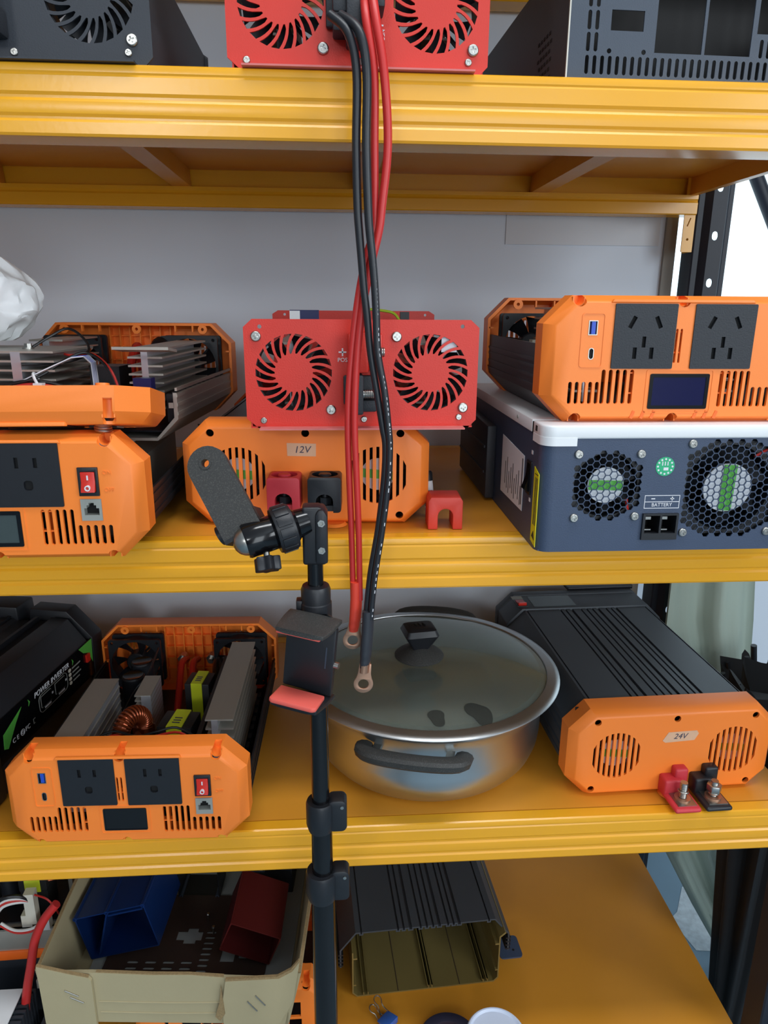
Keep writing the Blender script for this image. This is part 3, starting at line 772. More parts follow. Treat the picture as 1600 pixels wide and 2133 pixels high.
wire('earth_lead', a6, [(-.040, .043, .102), (-.025, .06, .114), (-.008, .068, .122), (.012, .06, .112), (.022, .048, .098), (.012, .02, .088), (-.03, -.006, .086)], .0016, M_WIREK)
wire('fan_lead', a6, [(-.12, -.006, .070), (-.09, -.010, .064), (-.05, -.010, .065), (-.018, -.010, .069), (.01, -.006, .064), (.03, -.004, .052)], .0017, M_WIREK)
wire('fan_lead', a6, [(-.12, -.008, .066), (-.09, -.012, .060), (-.052, -.013, .060), (-.018, -.012, .065), (.012, -.008, .060), (.035, -.006, .048)], .0019, M_WIRER)
wire('fan_lead', a6, [(-.06, -.012, .056), (-.045, -.012, .064), (-.012, -.008, .073), (.012, .02, .092), (.03, .03, .096), (.058, .012, .08), (.072, .0, .05)], .0016, M_WIREK)
wire('fan_lead', a6, [(.002, .03, .095), (.012, .026, .094), (.034, .032, .095), (.062, .01, .078), (.075, .0, .046)], .0014, M_WIRER)
pts = [(-.055, -.004, .056), (-.03, -.002, .068), (-.005, .0, .080), (.018, .018, .092), (.030, .022, .093), (.040, .016, .086), (.044, .008, .070), (.046, .004, .052), (.056, .004, .046)]
g = G(); rs = []
for i, p in enumerate(pts):
    hw = .008
    rs.append([(p[0], p[1]-hw, p[2]), (p[0], p[1]+hw, p[2]), (p[0], p[1]+hw, p[2]+.0012), (p[0], p[1]-hw, p[2]+.0012)])
rb_ = mk('ribbon_cable', g.rings(rs), M_RIBBON, a6)
g = G()
for k in (-.0045, -.001, .003):
    g.rings([[(p[0], p[1]+k, p[2]+.0011), (p[0], p[1]+k+.0009, p[2]+.0011), (p[0], p[1]+k+.0009, p[2]+.0016), (p[0], p[1]+k, p[2]+.0016)] for p in pts])
mk('ribbon_stripe', g, M_BLUE, rb_)
mk('zip_tie', G().torus((-.014, -.008, .069), (1, .3, .4), .0085, .0016, 18, 6).box(-.014, -.004, -.019, -.011, .060, .067), M_WHITE, a6)
mk('wire_connector', G().box(-.080, -.066, -.014, -.006, .046, .060), M_WHITEB, a6)
mk('yellow_sleeve', G().tube([(-.108, -.012, .050), (-.098, -.010, .058), (-.092, -.008, .060)], .004, 8), M_YTX, a6)
# the loose front cap of that inverter, face down on the edge of the one below
cp = thing('inverter_front_cap', 'loose orange inverter front cap lying face down below the dismantled inverter', 'cap', (-.318, -.060, -.3035), (R(79), 0, .03))
cpm = Matrix.Translation((0, 0, -.124))
def capp(f):
    n0 = set(bpy.data.objects); f()
    for o in set(bpy.data.objects)-n0:
        if o.parent is cp: o.location = cpm @ o.location
link('front_cap', front_us(), M_ORG, cp, (0, 0, -.124))
capp(lambda: (outlet(cp, -.0725, .056, 'us'), outlet(cp, .002, .0555, 'us'), brow(cp), rocker(cp, .089, .080), rj45(cp, .0795, .0413)))
sp = tag(mk('coil_spring', (lambda g: [g.torus((0, 0, .0014+i*.0028), (.12, 0, 1), .0072, .0013, 18, 6) for i in range(3)] and g)(G()), M_CHROME, None, (-.2235, -.0385, -.3258)), 'small steel coil spring standing on bottom inverter of left stack', 'spring')

# ------------------------------------------------------------------ fan-grille chassis (sheet steel)
def swirl(cx, cz, r0, r1, n=22, sweep=.30, gap=.20):
    out = []
    dt = 2*PI/n
    for i in range(n):
        a, b = [], []
        for k in range(6):
            r_ = r0+(r1-r0)*k/5; th = i*dt - sweep*(k/5)**1.2
            hw = dt*(.5-gap*(.62+.38*r0/r_)) if k else dt*.14
            a.append((cx+r_*math.cos(th-hw), cz+r_*math.sin(th-hw))); b.append((cx+r_*math.cos(th+hw), cz+r_*math.sin(th+hw)))
        rm = r1*1.01
        out.append(a+b[::-1])
    return out
def chassis(label, loc, rz, m, mfl, depth, wires=True, w=.241, front_text=True, cat='inverter chassis'):
    r = thing('inverter_chassis', label, cat, loc, (0, 0, rz))
    h = .1105; c = .009; w2 = w/2
    oc = [(-w2+.012, 0), (w2-.008, 0), (w2, .008), (w2, h-.008), (w2-.009, h), (-w2+.009, h), (-w2, h-.008), (-w2, .010)]
    holes = swirl(-.0707, .057, .0195, .0392)+swirl(.0707, .057, .0195, .0392)
    holes += [circ(-.104, .103, .0021, 10), circ(.103, .104, .0021, 10)]
    p = mk('front_panel', G().add(plate(oc, holes, 0, .0018)), m, r)
    mk('panel_flange', G().box(-w2+.014, w2-.014, -.0150, .0005, 0, .0016), mfl, p)
    for x, z, s_ in ((-.108, .0935, .0054), (.035, .0935, .0054), (-.033, .019, .0054), (.106, .021, .0054), (-.103, .008, .0034), (.0015, .009, .0034), (.102, .011, .0034)):
        screw(p, x, 0, z, s_, ang=random.uniform(0, 1.5))
    for s_ in (-1, 1):
        fan(r, s_*.0707, .004, .057, .084, sticker=None)
    tray = mk('tray', G().box(-w2+.004, w2-.004, .0, depth, 0, .0016).box(-w2+.004, -w2+.0056, .002, depth, 0, .045).box(w2-.0056, w2-.004, .002, depth, 0, .045), m, r)
    mk('rear_panel', G().add(plate([(-w2+.012, .001), (w2-.012, .001), (w2-.004, .012), (w2-.004, h+.001), (w2-.012, h+.006), (-w2+.012, h+.006), (-w2+.004, h+.001), (-w2+.004, .012)], [circ(x, h+.0005, .0019, 8) for x in (-.099, .005, .103)], depth-.002, depth)), m, r)
    mk('circuit_board', G().box(-w2+.01, w2-.01, .04, depth-.02, .006, .008), M_PCB, r)
    for s_ in (-1, 1): heatsink(r, s_*.075-.016, s_*.075+.016, .05, depth-.05, .008, .085, 6, (.4, .6))
    return r
def stud_terminal(par, x, z, m, side=1):
    """sideways terminal post: flat block, collar and threaded stud"""
    o = mk('terminal', G().box(x-.008, x+.006, -.026, 0, z-.020, z+.020), m, par, bev=.002)
    mk('terminal_flange', G().box(x-.014, x+.021, -.008, 0, z-.012, z+.018).box(x+.004, x+.020, -.018, 0, z-.018, z-.006), m, o, bev=.002)
    g = G().cyl((x+.004, -.016, z), (x+.0225, -.016, z), .0046, n=16)
    for i in range(8): g.torus((x+.008+i*.0019, -.016, z), (1, 0, 0), .0046, .0006, 14, 5)
    mk('terminal_bolt', g, M_CHROME, o)
    return o
cL = chassis('open red fan-grille inverter chassis standing on the 12V inverter on middle shelf', (.0290, .010, -.3312), 0, M_RED, M_REDD, .32)
stud_terminal(cL, -.001, .079, M_RED); stud_terminal(cL, -.006, .037, M_BLKT)
mk('polarity_print', G().box(-.0245, -.0165, -.0003, .0001, .0773, .0787).box(-.0212, -.0198, -.0003, .0001, .074, .082), M_INKW, cL)
text('polarity_print', 'POS', .0058, M_INKW, cL, (-.0205, -.0002, .0700))
o = mk('white_sticker', G().box(.082, .098, .003, .0036, .078, .094, Matrix.Translation((0, 0, 0))), M_PAPER, cL)
mk('blue_relay', G().box(-.085, -.048, .20, .215, .10, .118), M_PCBB, cL); mk('relay_label', G().box(-.085, -.072, .1995, .2, .105, .117), M_WHITE, cL)
wire('earth_lead', cL, [(.0, .22, .10), (.006, .22, .114), (.018, .22, .119), (.032, .22, .118), (.05, .22, .114), (.06, .22, .10)], .0018, M_WIREG)
mk('cable_gland', G().box(.06, .072, .24, .25, .09, .116), M_BLK, cL)

cT = chassis('red fan-grille inverter chassis on the top shelf with thick cables attached', (.0262, .010, .0004), 0, M_RED, M_REDD, .34)
stud_terminal(cT, -.016, .046, M_BLKT)
o = mk('terminal', G().box(-.024, -.010, -.028, 0, .040, .056).box(-.012, .004, -.034, 0, .018, .058), M_BLKT, cT, bev=.002)
mk('terminal', G().box(.011, .022, -.03, 0, .044, .075), M_BLKT, cT, bev=.002)
mk('polarity_print', G().box(.0195, .0225, -.0003, .0001, .0385, .0398), M_INKW, cT)
text('polarity_print', 'NEG', .0056, M_INKW, cT, (.0215, -.0002, .0315), rot=(PI/2, PI/2, 0), sx=.8)

cB = chassis('black fan-grille inverter chassis at left end of the top shelf', (-.2845, .010, .0004), 0, M_BLKP, M_BLKP, .36, w=.247)
o = mk('terminal', G().box(-.018, -.001, -.03, 0, .018, .042), M_BLKT, cB, bev=.003)
mk('terminal_stud', G().cyl((-.006, -.02, .04), (-.006, -.02, .056), .006, n=14), M_CHROME, o)
mk('side_cover', G().box(.1135, .1155, .003, .36, .0016, .112), M_BLKP, cB)

# --- grey punched case at the right of the top shelf
gc = thing('steel_case', 'empty grey punched sheet steel case at right of the top shelf', 'case', (.2225, .012, .0004), (0, 0, .035))
holes = [rect(.0405, .0725, .0425, .0595), rect(.085, .132, .0255, .078), rect(.135, .181, .0255, .078), rect(.186, .225, .045, .078), circ(.0405, .0255, .0022, 12), circ(.0745, .0255, .0022, 12)]
for i in range(30): holes.append(capsule(.0195+i*.00745, .0055, .0215, .0036))
for x in (.0195, .0270):
    for z in (.0245, .0425, .061): holes.append(capsule(x, z, z+.016, .0036))
for x in (.192, .1995, .207):
    holes.append(capsule(x, .0245, .0405, .0036))
for i in range(7): holes.append(capsule(.0405+i*.0052*1.2, .07, .09, .0036))
p = mk('front_panel', G().add(plate(rrect(0, .29, 0, .115, .002), holes, 0, .0016)), M_GREYS, gc)
mk('left_side', G().box(0, .0016, .0016, .36, 0, .115), M_BLKP, gc)
mk('right_side', G().box(.2884, .29, .0016, .36, 0, .115), M_BLKP, gc); mk('base', G().box(.0016, .2884, .0016, .36, 0, .0016), M_BLKP, gc); mk('back', G().box(0, .29, .36, .3616, 0, .115), M_BLKP, gc)
mk('inner_dark_sheet', G().box(.004, .286, .03, .032, .002, .113), M_DEEP, gc)  # black sheet painting the shade inside the empty case
g = G()
for i in range(5):
    for j in range(6): g.box(-.0004, .0002, .05+i*.009+(j % 2)*.0045, .055+i*.009+(j % 2)*.0045, .015+j*.008, .018+j*.008)
v_ = mk('side_vent', g, M_DEEP, gc); v_['kind'] = 'stuff'
mk('corner_edge', G().box(-.0006, .0008, -.0004, .0016, 0, .115), M_ALU, gc)

# --- white paper behind
tag(mk('paper_sheet', G().box(-.05, .06, -.0004, .0004, 0, .16), M_PAPER, None, (.268, .505, .0015), (R(-6), 0, 0)), 'white paper sheet leaning behind grey case and red chassis', 'paper')
tag(mk('paper_sheet', G().box(-.135, .135, -.0004, .0004, -.05, .012), M_PAPER, None, (.43, .5505, -.055), (0, 0, 0)), 'pale paper strip taped to the wall below the top rear beam', 'paper')

# ------------------------------------------------------------------ hanging battery cables
def cable_pair(name, label, rA, rB, m, ms, shr, lug_c, lug_ang, lugm):
    t = thing(name, label, 'cable', (rA[0][0], rA[0][1], rA[0][2]))
    off = Vector(rA[0])
    L_ = lambda ps: [Vector(p)-off for p in ps]
    mk('wire', G().tube(L_(rA), (.0040, .0031), 12, 6), m, t); mk('wire', G().tube(L_(rB), (.0040, .0031), 12, 6), m, t)
    g = G().tube(L_(shr), [.0068, .0068, .0070, .0068, .0062, .0056], 16, 4, flat=.8)
    mk('heat_shrink', g, ms, t)
    c = Vector(lug_c)-off
    g = G().add(plate(circ(0, 0, .0105, 24)[2:11]+[(-.0105, .012), (-.006, .026), (.006, .026), (.0105, .012)] if False else [(.0062, .024), (.0070, .012)]+[(.0105*math.cos(a), .0105*math.sin(a)) for a in [R(35)-R(250)*i/20 for i in range(21)]]+[(-.0070, .012), (-.0062, .024)], [circ(0, 0, .0056, 20)], -.0011, .0011))
    o = mk('cable_lug', g, lugm, t, c, (0, lug_ang, 0), bev=.0003)
    mk('lug_barrel', G().tube([(0, 0, .014), (0, 0, .026)], .0062, 14, 1, flat=.7), lugm, o)
    return t
redA = [(0.03, -0.02, 0.052), (0.031, -0.034, 0.03), (0.0374, -0.041, -0.0123), (0.038, -0.041, -0.069), (0.0385, -0.041, -0.1204), (0.0377, -0.041, -0.1409), (0.0302, -0.041, -0.1659), (0.0248, -0.041, -0.1914), (0.0207, -0.041, -0.2174), (0.0169, -0.041, -0.2507), (0.0138, -0.041, -0.2872), (0.0126, -0.041, -0.3271), (0.0137, -0.041, -0.3758), (0.0153, -0.041, -0.4263), (0.0165, -0.041, -0.4788), (0.0169, -0.041, -0.5059)]
redB = [(0.036, -0.022, 0.058), (0.039, -0.037, 0.03), (0.0459, -0.045, -0.0132), (0.0497, -0.045, -0.0695), (0.0448, -0.045, -0.1208), (0.0423, -0.045, -0.1412), (0.0362, -0.045, -0.1661), (0.0305, -0.045, -0.1914), (0.026, -0.045, -0.2173), (0.0222, -0.045, -0.2504), (0.0198, -0.045, -0.2867), (0.0191, -0.045, -0.3265), (0.0208, -0.045, -0.3749), (0.0226, -0.045, -0.4252), (0.0234, -0.045, -0.4774), (0.0238, -0.045, -0.5043)]
cable_pair('cable_pair', 'pair of red cables ending in one red sleeved copper ring lug', redA, redB, M_CABR, M_SHRR, [(.0200, -.043, -.484), (.0200, -.043, -.497), (.0197, -.043, -.511), (.0188, -.043, -.524), (.0178, -.042, -.534), (.0172, -.0415, -.5405)], (.0160, -.041, -.5520), .12, M_COPPER)
blkA = [(0.0, -0.04, 0.03), (0.015, -0.05, 0.014), (0.022, -0.053, -0.016), (0.0214, -0.053, -0.0716), (0.0224, -0.053, -0.1221), (0.0237, -0.053, -0.1421), (0.0258, -0.053, -0.1666), (0.0279, -0.053, -0.1916), (0.031, -0.053, -0.2172), (0.0342, -0.053, -0.2499), (0.0402, -0.053, -0.2858), (0.046, -0.053, -0.3205), (0.0489, -0.053, -0.3394), (0.0477, -0.053, -0.3732), (0.0422, -0.053, -0.4229), (0.034, -0.053, -0.4745), (0.0295, -0.053, -0.5228)]
blkB = [(0.009, -0.04, 0.03), (0.024, -0.055, 0.014), (0.0304, -0.058, -0.0172), (0.03, -0.058, -0.0725), (0.0316, -0.058, -0.1226), (0.0329, -0.058, -0.1425), (0.0356, -0.058, -0.1668), (0.0378, -0.058, -0.1917), (0.0392, -0.058, -0.217), (0.0407, -0.058, -0.2496), (0.0472, -0.058, -0.2853), (0.0512, -0.058, -0.3197), (0.0527, -0.058, -0.3385), (0.0516, -0.058, -0.372), (0.0462, -0.058, -0.4214), (0.0387, -0.058, -0.4727), (0.0343, -0.058, -0.5206)]
tb = cable_pair('cable_pair', 'pair of black cables ending in one black sleeved copper ring lug', blkA, blkB, M_CABK, M_SHRK, [(.0320, -.0555, -.512), (.0315, -.0555, -.530), (.0305, -.0555, -.546), (.0295, -.0555, -.560), (.0287, -.0555, -.570), (.0280, -.0555, -.577)], (.0268, -.0555, -.5965), .10, M_COPPER)
g = G(); off = Vector(blkA[0])
random.seed(3)
for (p, q) in zip(blkB[6:-1], blkB[7:]):
    p, q = Vector(p)-off, Vector(q)-off
    for k in range(7):
        if random.random() < .4: continue
        a = p.lerp(q, (k+.1)/7); b_ = p.lerp(q, (k+.1+random.uniform(.3, .6))/7)
        d = (b_-a).normalized(); s_ = d.cross(Vector((0, -1, 0))).normalized()
        cc = Vector((.0013, -.0032, 0))
        g.poly([a+cc-s_*.0004, b_+cc-s_*.0004, b_+cc+s_*.0004, a+cc+s_*.0004])
o = mk('cable_print', g, M_INKW, tb); o['kind'] = 'stuff'

# ------------------------------------------------------------------ grey unit under the slanted-pin inverter
u = thing('charger_unit', 'slate grey power unit with white top and hexagonal fan grilles on middle shelf', 'power unit', (.205, -.055, Z_MID+.0004))
UW, UD, UH = .305, .400, .1195
rc = .014
def hexgrid(cx, cz, rx, cut):
    out = []; px, pz, rr = .0064, .0074, .0033/.866
    n = int(rx/px)
    for i in range(-n, n+1):
        for j in range(-int(rx/pz)-1, int(rx/pz)+2):
            x = i*px; z = j*pz+(pz/2 if i % 2 else 0)
            if abs(z) > rx-.001 or abs(x)+abs(z) > cut: continue
            out.append([(cx+x+rr*math.cos(PI*k/3), cz+z+rr*math.sin(PI*k/3)) for k in range(6)])
    return out
holes = hexgrid(.069, .0695, .0375, .052)+hexgrid(.198, .0655, .0505, .080)+[rect(.109, .1465, .0125, .0405)]
mk('front_panel', G().add(plate(rect(rc, UW-rc, 0, UH), holes, 0, .0014)), M_SLATE, u)
g = G()
arcs = lambda cx, a0, r_: [(cx+r_*math.cos(a0+PI/2*i/6), rc+r_*math.sin(a0+PI/2*i/6)) for i in range(7)]
o1 = [(rc-rc*math.sin(PI/2*i/8), rc-rc*math.cos(PI/2*i/8)) for i in range(9)]
i1 = [(rc-(rc-.0014)*math.sin(PI/2*i/8), rc-(rc-.0014)*math.cos(PI/2*i/8)) for i in range(9)]
g.prism(o1+i1[::-1], 0, UH, 'Z'); g.prism([(UW-a, b) for a, b in o1+i1[::-1]], 0, UH, 'Z')
g.box(0, .0014, rc, UD, 0, UH); g.box(UW-.0014, UW, rc, UD, 0, UH); g.box(0, UW, UD-.0014, UD, 0, UH)
g.box(.003, UW-.003, .004, UD, 0, .0014)
mk('casing', g, M_SLATE, u, sharp=50)
mk('inner_dark_sheet', G().box(.004, UW-.004, .036, .038, .002, UH-.002), M_DEEP, u)  # black sheet painting the unlit interior behind the grilles
for cx, cz, s_, ro in ((.069, .0695, .072, 0.03), (.198, .0655, .098, PI/2+.03)):
    f = fan(u, cx, .0045, cz, s_, M_BLK, sticker=True, rot=ro)
wire('fan_lead', u, [(.092, .0040, .055), (.094, .0040, .045), (.098, .004, .03)], .0014, M_WIRER)
wire('fan_lead', u, [(.222, .0040, .098), (.232, .0040, .104), (.245, .004, .11)], .0014, M_WIRER)
# white lid in two pieces with a dark gap
def lid_part(y0, y1, front):
    o = [(-.0008, y1), (-.0008, y0+(rc if front else 0))]
    if front: o += [(rc-.0008-rc*math.cos(PI/2*i/8), y0+rc-rc*math.sin(PI/2*i/8)) for i in range(1, 9)]
    o = o+[(UW-a, b) for a, b in o[::-1]]
    return o
lid = mk('lid', G().prism(lid_part(-.0012, .036, True), UH-.0015, UH+.0120, 'Z'), M_WHITE, u, bev=.0022, seg=3, bevang=60)
mk('lid', G().prism(lid_part(.0415, UD, False), UH-.0015, UH+.0120, 'Z'), M_WHITE, u, bev=.0015, bevang=60)
mk('lid_skirt', G().prism([(-.001, .034)]+[(rc-.001-rc*math.cos(PI/2*i/8), -.0016+rc-rc*math.sin(PI/2*i/8)) for i in range(9)]+[(.034, -.0016), (.034, .0), (rc, 0.0)]+[(rc-rc*math.sin(PI/2*i/8), rc-rc*math.cos(PI/2*i/8)) for i in range(1, 9)]+[(0, .034)], UH-.0085, UH, 'Z'), M_WHITE, u)
mk('lid_gap', G().box(0, UW, .036, .0415, UH-.003, UH+.0100), M_DEEP, u)
for y, z in ((.045, .013), (.16, .010)): pass
mk('lid_mark', G().box(-.0012, -.0007, .020, .026, UH+.003, UH+.0085), M_INKK, lid)
for y in (.10,): mk('lid_screw', G().cyl((-.0016, y, UH+.006), (-.0006, y, UH+.006), .002, n=10), M_GREYP, u)
for x, z in ((.037, .1025), (.101, .1025), (.037, .0365), (.1005, .0375), (.153, .1125), (.1535, .0195), (.2435, .0195), (.2435, .1125)):
    screw(u, x, 0, z, .0046, ang=random.uniform(0, 1.5))
o = mk('round_sticker', G().add(plate(circ(.127, .0895, .0098, 26), [], -.0004, 0)), M_GREEN2, u)
mk('sticker_print', G().box(.1255, .1305, -.0006, -.0004, .0855, .0885, Matrix.Identity(4)), M_INKW, o)
g = G()
for i in range(12):
    a = 2*PI*i/12; g.prism(circ(.127+.0076*math.cos(a), .0895+.0076*math.sin(a), .0011, 6), -.0006, -.0004)
g.box(.1235, .1245, -.0006, -.0004, .0905, .0945).box(.1262, .1272, -.0006, -.0004, .0905, .0945).box(.129, .130, -.0006, -.0004, .0905, .0945)
mk('sticker_print', g, M_INKW, o)
g = G().add(plate(rect(.1095, .1465, .0455, .0595), [rect(.1101, .1459, .0461, .0522), rect(.1101, .1459, .0528, .0589)], -.0003, 0))
g.box(.1165, .1205, -.0003, 0, .0553, .0563); g.box(.1365, .1405, -.0003, 0, .0553, .0563); g.box(.138, .139, -.0003, 0, .0538, .0578)
o = mk('battery_print', g, M_INKW, u)
text('battery_print', 'BATTERY', .0052, M_INKW, u, (.128, -.0002, .0492), sx=1.0)
b_ = mk('battery_connector', G().add(plate(rect(.109, .1465, .0125, .0405), [rect(.1115, .1268, .0195, .0385), rect(.1290, .1442, .0195, .0385)], -.003, .026)), M_BLK, u)
mk('connector_back', G().box(.110, .1455, .0255, .0265, .013, .040), M_DEEP, b_)
for x in (.1118, .1293):
    mk('contact', G().box(x, x+.0085, .004, .02, .0325, .0355).box(x, x+.0085, .002, .02, .0215, .0228), M_CHROME, b_)
# left flank: rating label, rocker, warning label, side cover
lb = mk('rating_label', G().prism([(.064, .026), (.168, .024), (.168, .094), (.064, .088)], -.0004, 0, 'X'), M_PAPER, u)
g = G()
for i in range(9): g.box(-.0006, -.0003, .074+i*.009, .076+i*.009, .030+(i % 3)*.004, .030+20*.0022*(.5+.5*((i*37) % 10)/10))
g.box(-.0006, -.0003, .0685, .0715, .032, .084)
mk('label_print', g, M_INKK, lb)
f = mk('rocker_switch', G().prism(rrect(.032, .050, .052, .088, .002), -.0015, 0, 'X'), M_BLK, u)
mk('rocker', G().prism([(-.0015, .055), (-.007, .058), (-.003, .07), (-.0015, .085)], .035, .047, 'Y').xf(Matrix.Identity(4)), M_BLKG, f)
for z in (.045, .096): mk('switch_print', G().box(-.0005, -.0001, .032, .037, z, z+.004), M_INKW, u)
yl = mk('warning_label', G().prism([(.004, .004), (.022, .007), (.022, .086), (.004, .081)], -.0006, -.0001, 'X'), M_YLAB, u)
g = G()
for y in (.008, .0115, .015): g.box(-.0009, -.0006, y, y+.0011, .026, .076)
g.box(-.0009, -.0006, .0065, .018, .079, .0797)
g.prism([(.008, .010), (.018, .0125), (.012, .0195)], -.0009, -.0006, 'X')
mk('label_print', g, M_INKK, yl)
mk('side_cover', G().prism([(.205, .003), (.40, .003), (.40, .102), (.205, .098)], -.012, 0, 'X'), M_BLKP, u, bev=.002)
mk('cover_rib', G().box(-.0135, -.012, .215, .395, .035, .038).box(-.0135, -.012, .215, .395, .068, .071), M_BLKP, u)

# ------------------------------------------------------------------ small things on the middle shelf
g = G()
ol = [(-.0195, 0), (-.0085, 0), (-.0085, .0155)] + [(.0085*math.cos(a), .0155+.0085*math.sin(a)) for a in [PI-PI*i/10 for i in range(1, 10)]] + [(.0085, .0155), (.0085, 0), (.0195, 0), (.0195, .033), (.0165, .0375), (-.0165, .0375), (-.0195, .033)]
tcap = tag(mk('terminal_cover', G().prism(ol, -.017, .017), M_CAPR, None, (.1235, .044, Z_MID+.0004), (0, 0, -.03), bev=.0012), 'red arched plastic terminal cover standing right of the 12V inverter', 'terminal cover')
pen = thing('marker_pen', 'white marker pen standing behind the red terminal cover', 'pen', (.1135, .078, Z_MID+.0004), (R(-8), R(-6), 0))
mk('barrel', G().lathe([(0, 0.0), (.0062, 0.0), (.0062, .041), (0, .041)], n=18), M_WHITE, pen, (0, 0, .003))
mk('pen_cap', G().lathe([(.0066, .041), (.0068, .050), (.0055, .0525), (0, .0525)], n=18), M_BLK, pen, (0, 0, .003))
mk('pen_print', G().box(-.004, .004, -.0066, -.006, .012, .030), M_INKK, pen, (0, 0, .003))

# ------------------------------------------------------------------ steel pot with glass lid on the lower shelf
pot = thing('cooking_pot', 'wide steel pot with glass lid and black handles on the lower shelf', 'pot', (.1253, .1754, Z_LOW+.0005), (0, 0, -.21))
PR, PZ = .1770, .1180
prof = [(0, 0), (.122, 0), (.133, .002), (.145, .008), (.155, .020), (.161, .036), (.163, .052), (.1635, .092), (PR-.004, PZ-.010), (PR, PZ-.003), (PR+.004, PZ-.001), (PR+.0045, PZ+.0005), (PR+.001, PZ+.0015), (PR-.003, PZ-.002), (PR-.007, PZ-.009), (.1600, .092), (.1597, .052), (.157, .037), (.151, .022), (.141, .0105), (.131, .0045), (.120, .0025), (0, .0025)]
mk('pot_body', G().lathe(prof, n=72), M_STEEL, pot, sharp=40)
mk('pot_base_print', G().lathe([(.0, .0027), (.112, .0027), (.112, .0031), (0, .0031)], n=48), M_GREYS, pot)
def pot_handle(s_, name='handle'):
    n = 14; pts = []
    for i in range(n+1):
        a = PI*i/n
        x = -.062*math.cos(a); y = math.sin(a)**.5*.028
        pts.append((x, y))
    rs = []
    for i, (x, y) in enumerate(pts):
        p0 = pts[max(i-1, 0)]; p1 = pts[min(i+1, n)]
        d = Vector((p1[0]-p0[0], p1[1]-p0[1])).normalized(); nn = Vector((-d.y, d.x))
        cr = []
        for k in range(10):
            a = 2*PI*k/10
            cr.append((x+nn.x*.0115*math.cos(a), y+nn.y*.0115*math.cos(a), .0090*math.sin(a)*(1.3 if math.sin(a) < 0 else .8)))
        rs.append(cr)
    h = mk('handle', G().rings(rs), M_DUSTB, pot, (0, s_*(.1635), .094), (R(14)*s_, 0, 0 if s_ > 0 else PI))
    mk('handle_bracket', G().box(-.050, -.040, -.006, .012, -.003, .003).box(.040, .050, -.006, .012, -.003, .003), M_CHROME, h)
    return h
hf = pot_handle(-1); hf.rotation_euler = (R(10), 0, PI-.05)
hb = pot_handle(1); hb.rotation_euler = (R(24), 0, .0); hb.location.z = .110; hb.location.y = .168
# rim and glass of the lid
mk('lid_rim', G().lathe([(.1685, PZ+.0045), (.1815, PZ+.0037), (.1855, PZ+.0037), (.1868, PZ+.005), (.1852, PZ+.0068), (.1790, PZ+.0082), (.1695, PZ+.0094), (.1685, PZ+.0082)], n=96, close=True), M_STEEL, pot, sharp=50)
gl = []
for i in range(14):
    t_ = i/13; gl.append((.177*math.cos(t_*PI/2) if i < 13 else 0, PZ+.0062+.030*math.sin(t_*PI/2)))
gp = [(.1705*(1-i/12), PZ+.0074+.022*(1-(1-i/12)**2.4)) for i in range(13)]
mk('lid_glass', G().lathe(gp+[(r_, z-.0032) for r_, z in gp[::-1]], n=72), M_GLASS, pot)
mk('lid_seal', G().lathe([(.166, PZ+.0034), (.1685, PZ+.0034), (.1685, PZ+.0044), (.166, PZ+.0044)], n=64, close=True), M_DEEP, pot)
kz = PZ+.0292
k_ = mk('knob_skirt', G().lathe([(0, kz), (.034, kz-.002), (.0345, kz), (.030, kz+.004), (.020, kz+.009), (.012, kz+.014), (0, kz+.016)], n=36), M_DUSTB, pot, (-.009, -.013, 0))
k2 = mk('lid_knob', G().rings([[(u*s_, v*s2, kz+zz) for u, v in rrect(-1, 1, -1, 1, .25, 3)] for s_, s2, zz in ((.011, .011, .012), (.0215, .019, .030), (.024, .021, .0345), (.0205, .0175, .042), (.016, .013, .0445))]), M_BLK, pot, (-.009, -.013, 0), (0, 0, .36))
for i in range(3): mk('knob_groove', G().tube([(-.007+i*.006, .006, kz+.0449), (-.0062+i*.006, .001, kz+.0452), (-.0042+i*.006, -.003, kz+.0450)], .0007, 6), M_DEEP, k2)
lgs = [o for o in pot.children if o.name.startswith('lid_glass')][0]
for x, y, sx, sy, pw in ((.026, -.146, .017, .015, 4), (.078, -.128, .022, .024, 9)):
    pl = []
    for i in range(24):
        a = 2*PI*i/24; rr = 1+.22*math.sin(2*a+pw)+.12*math.sin(3*a+1.3*pw)
        pl.append((x+sx*.72*rr*math.cos(a), y+sy*.72*rr*math.sin(a)))
    dome = lambda u, v: PZ+.0074+.022*(1-min(1, math.hypot(u, v)/.1705)**2.4)
    g = G().rings([[(u, v, dome(u, v)+dz) for u, v in pl] for dz in (.0003, .0006)])
    mk('water_stain', g, M_STAIN, lgs)
# ------------------------------------------------------------------ black inverter with printed side
bx = thing('power_inverter', 'black inverter with green corner flashes and printed side at far left', 'inverter', (-.427, .116, Z_LOW+.0005), (0, 0, -.165))
# local frame: printed face at x=0 looking towards +x, length along y
BH, BWd = .104, .28
prof = [(0, .002), (0, BH), (-.029, BH+.038), (-.055, BH+.040), (-.060, BH+.033), (-.11, BH+.033), (-.116, BH+.038), (-.17, BH+.038), (-.176, BH+.033), (-BWd+.02, BH+.033), (-BWd, BH), (-BWd, .002)]
mk('casing', G().prism(prof, -.035, .205, 'Y'), M_BLK, bx, bev=.0012)
cp1 = [(.003, 0), (.003, BH+.003), (-.036, BH+.046), (-.096, BH+.048), (-.100, BH+.022), (-BWd-.003, BH+.022), (-BWd-.003, 0)]
mk('end_cap', G().prism(cp1, .214, .245, 'Y'), M_BLK, bx, bev=.002)
mk('end_cap_block', G().prism([(-.107, BH+.022), (-.109, BH+.055), (-.24, BH+.057), (-.25, BH+.022)], .200, .247, 'Y'), M_BLK, bx, bev=.003)
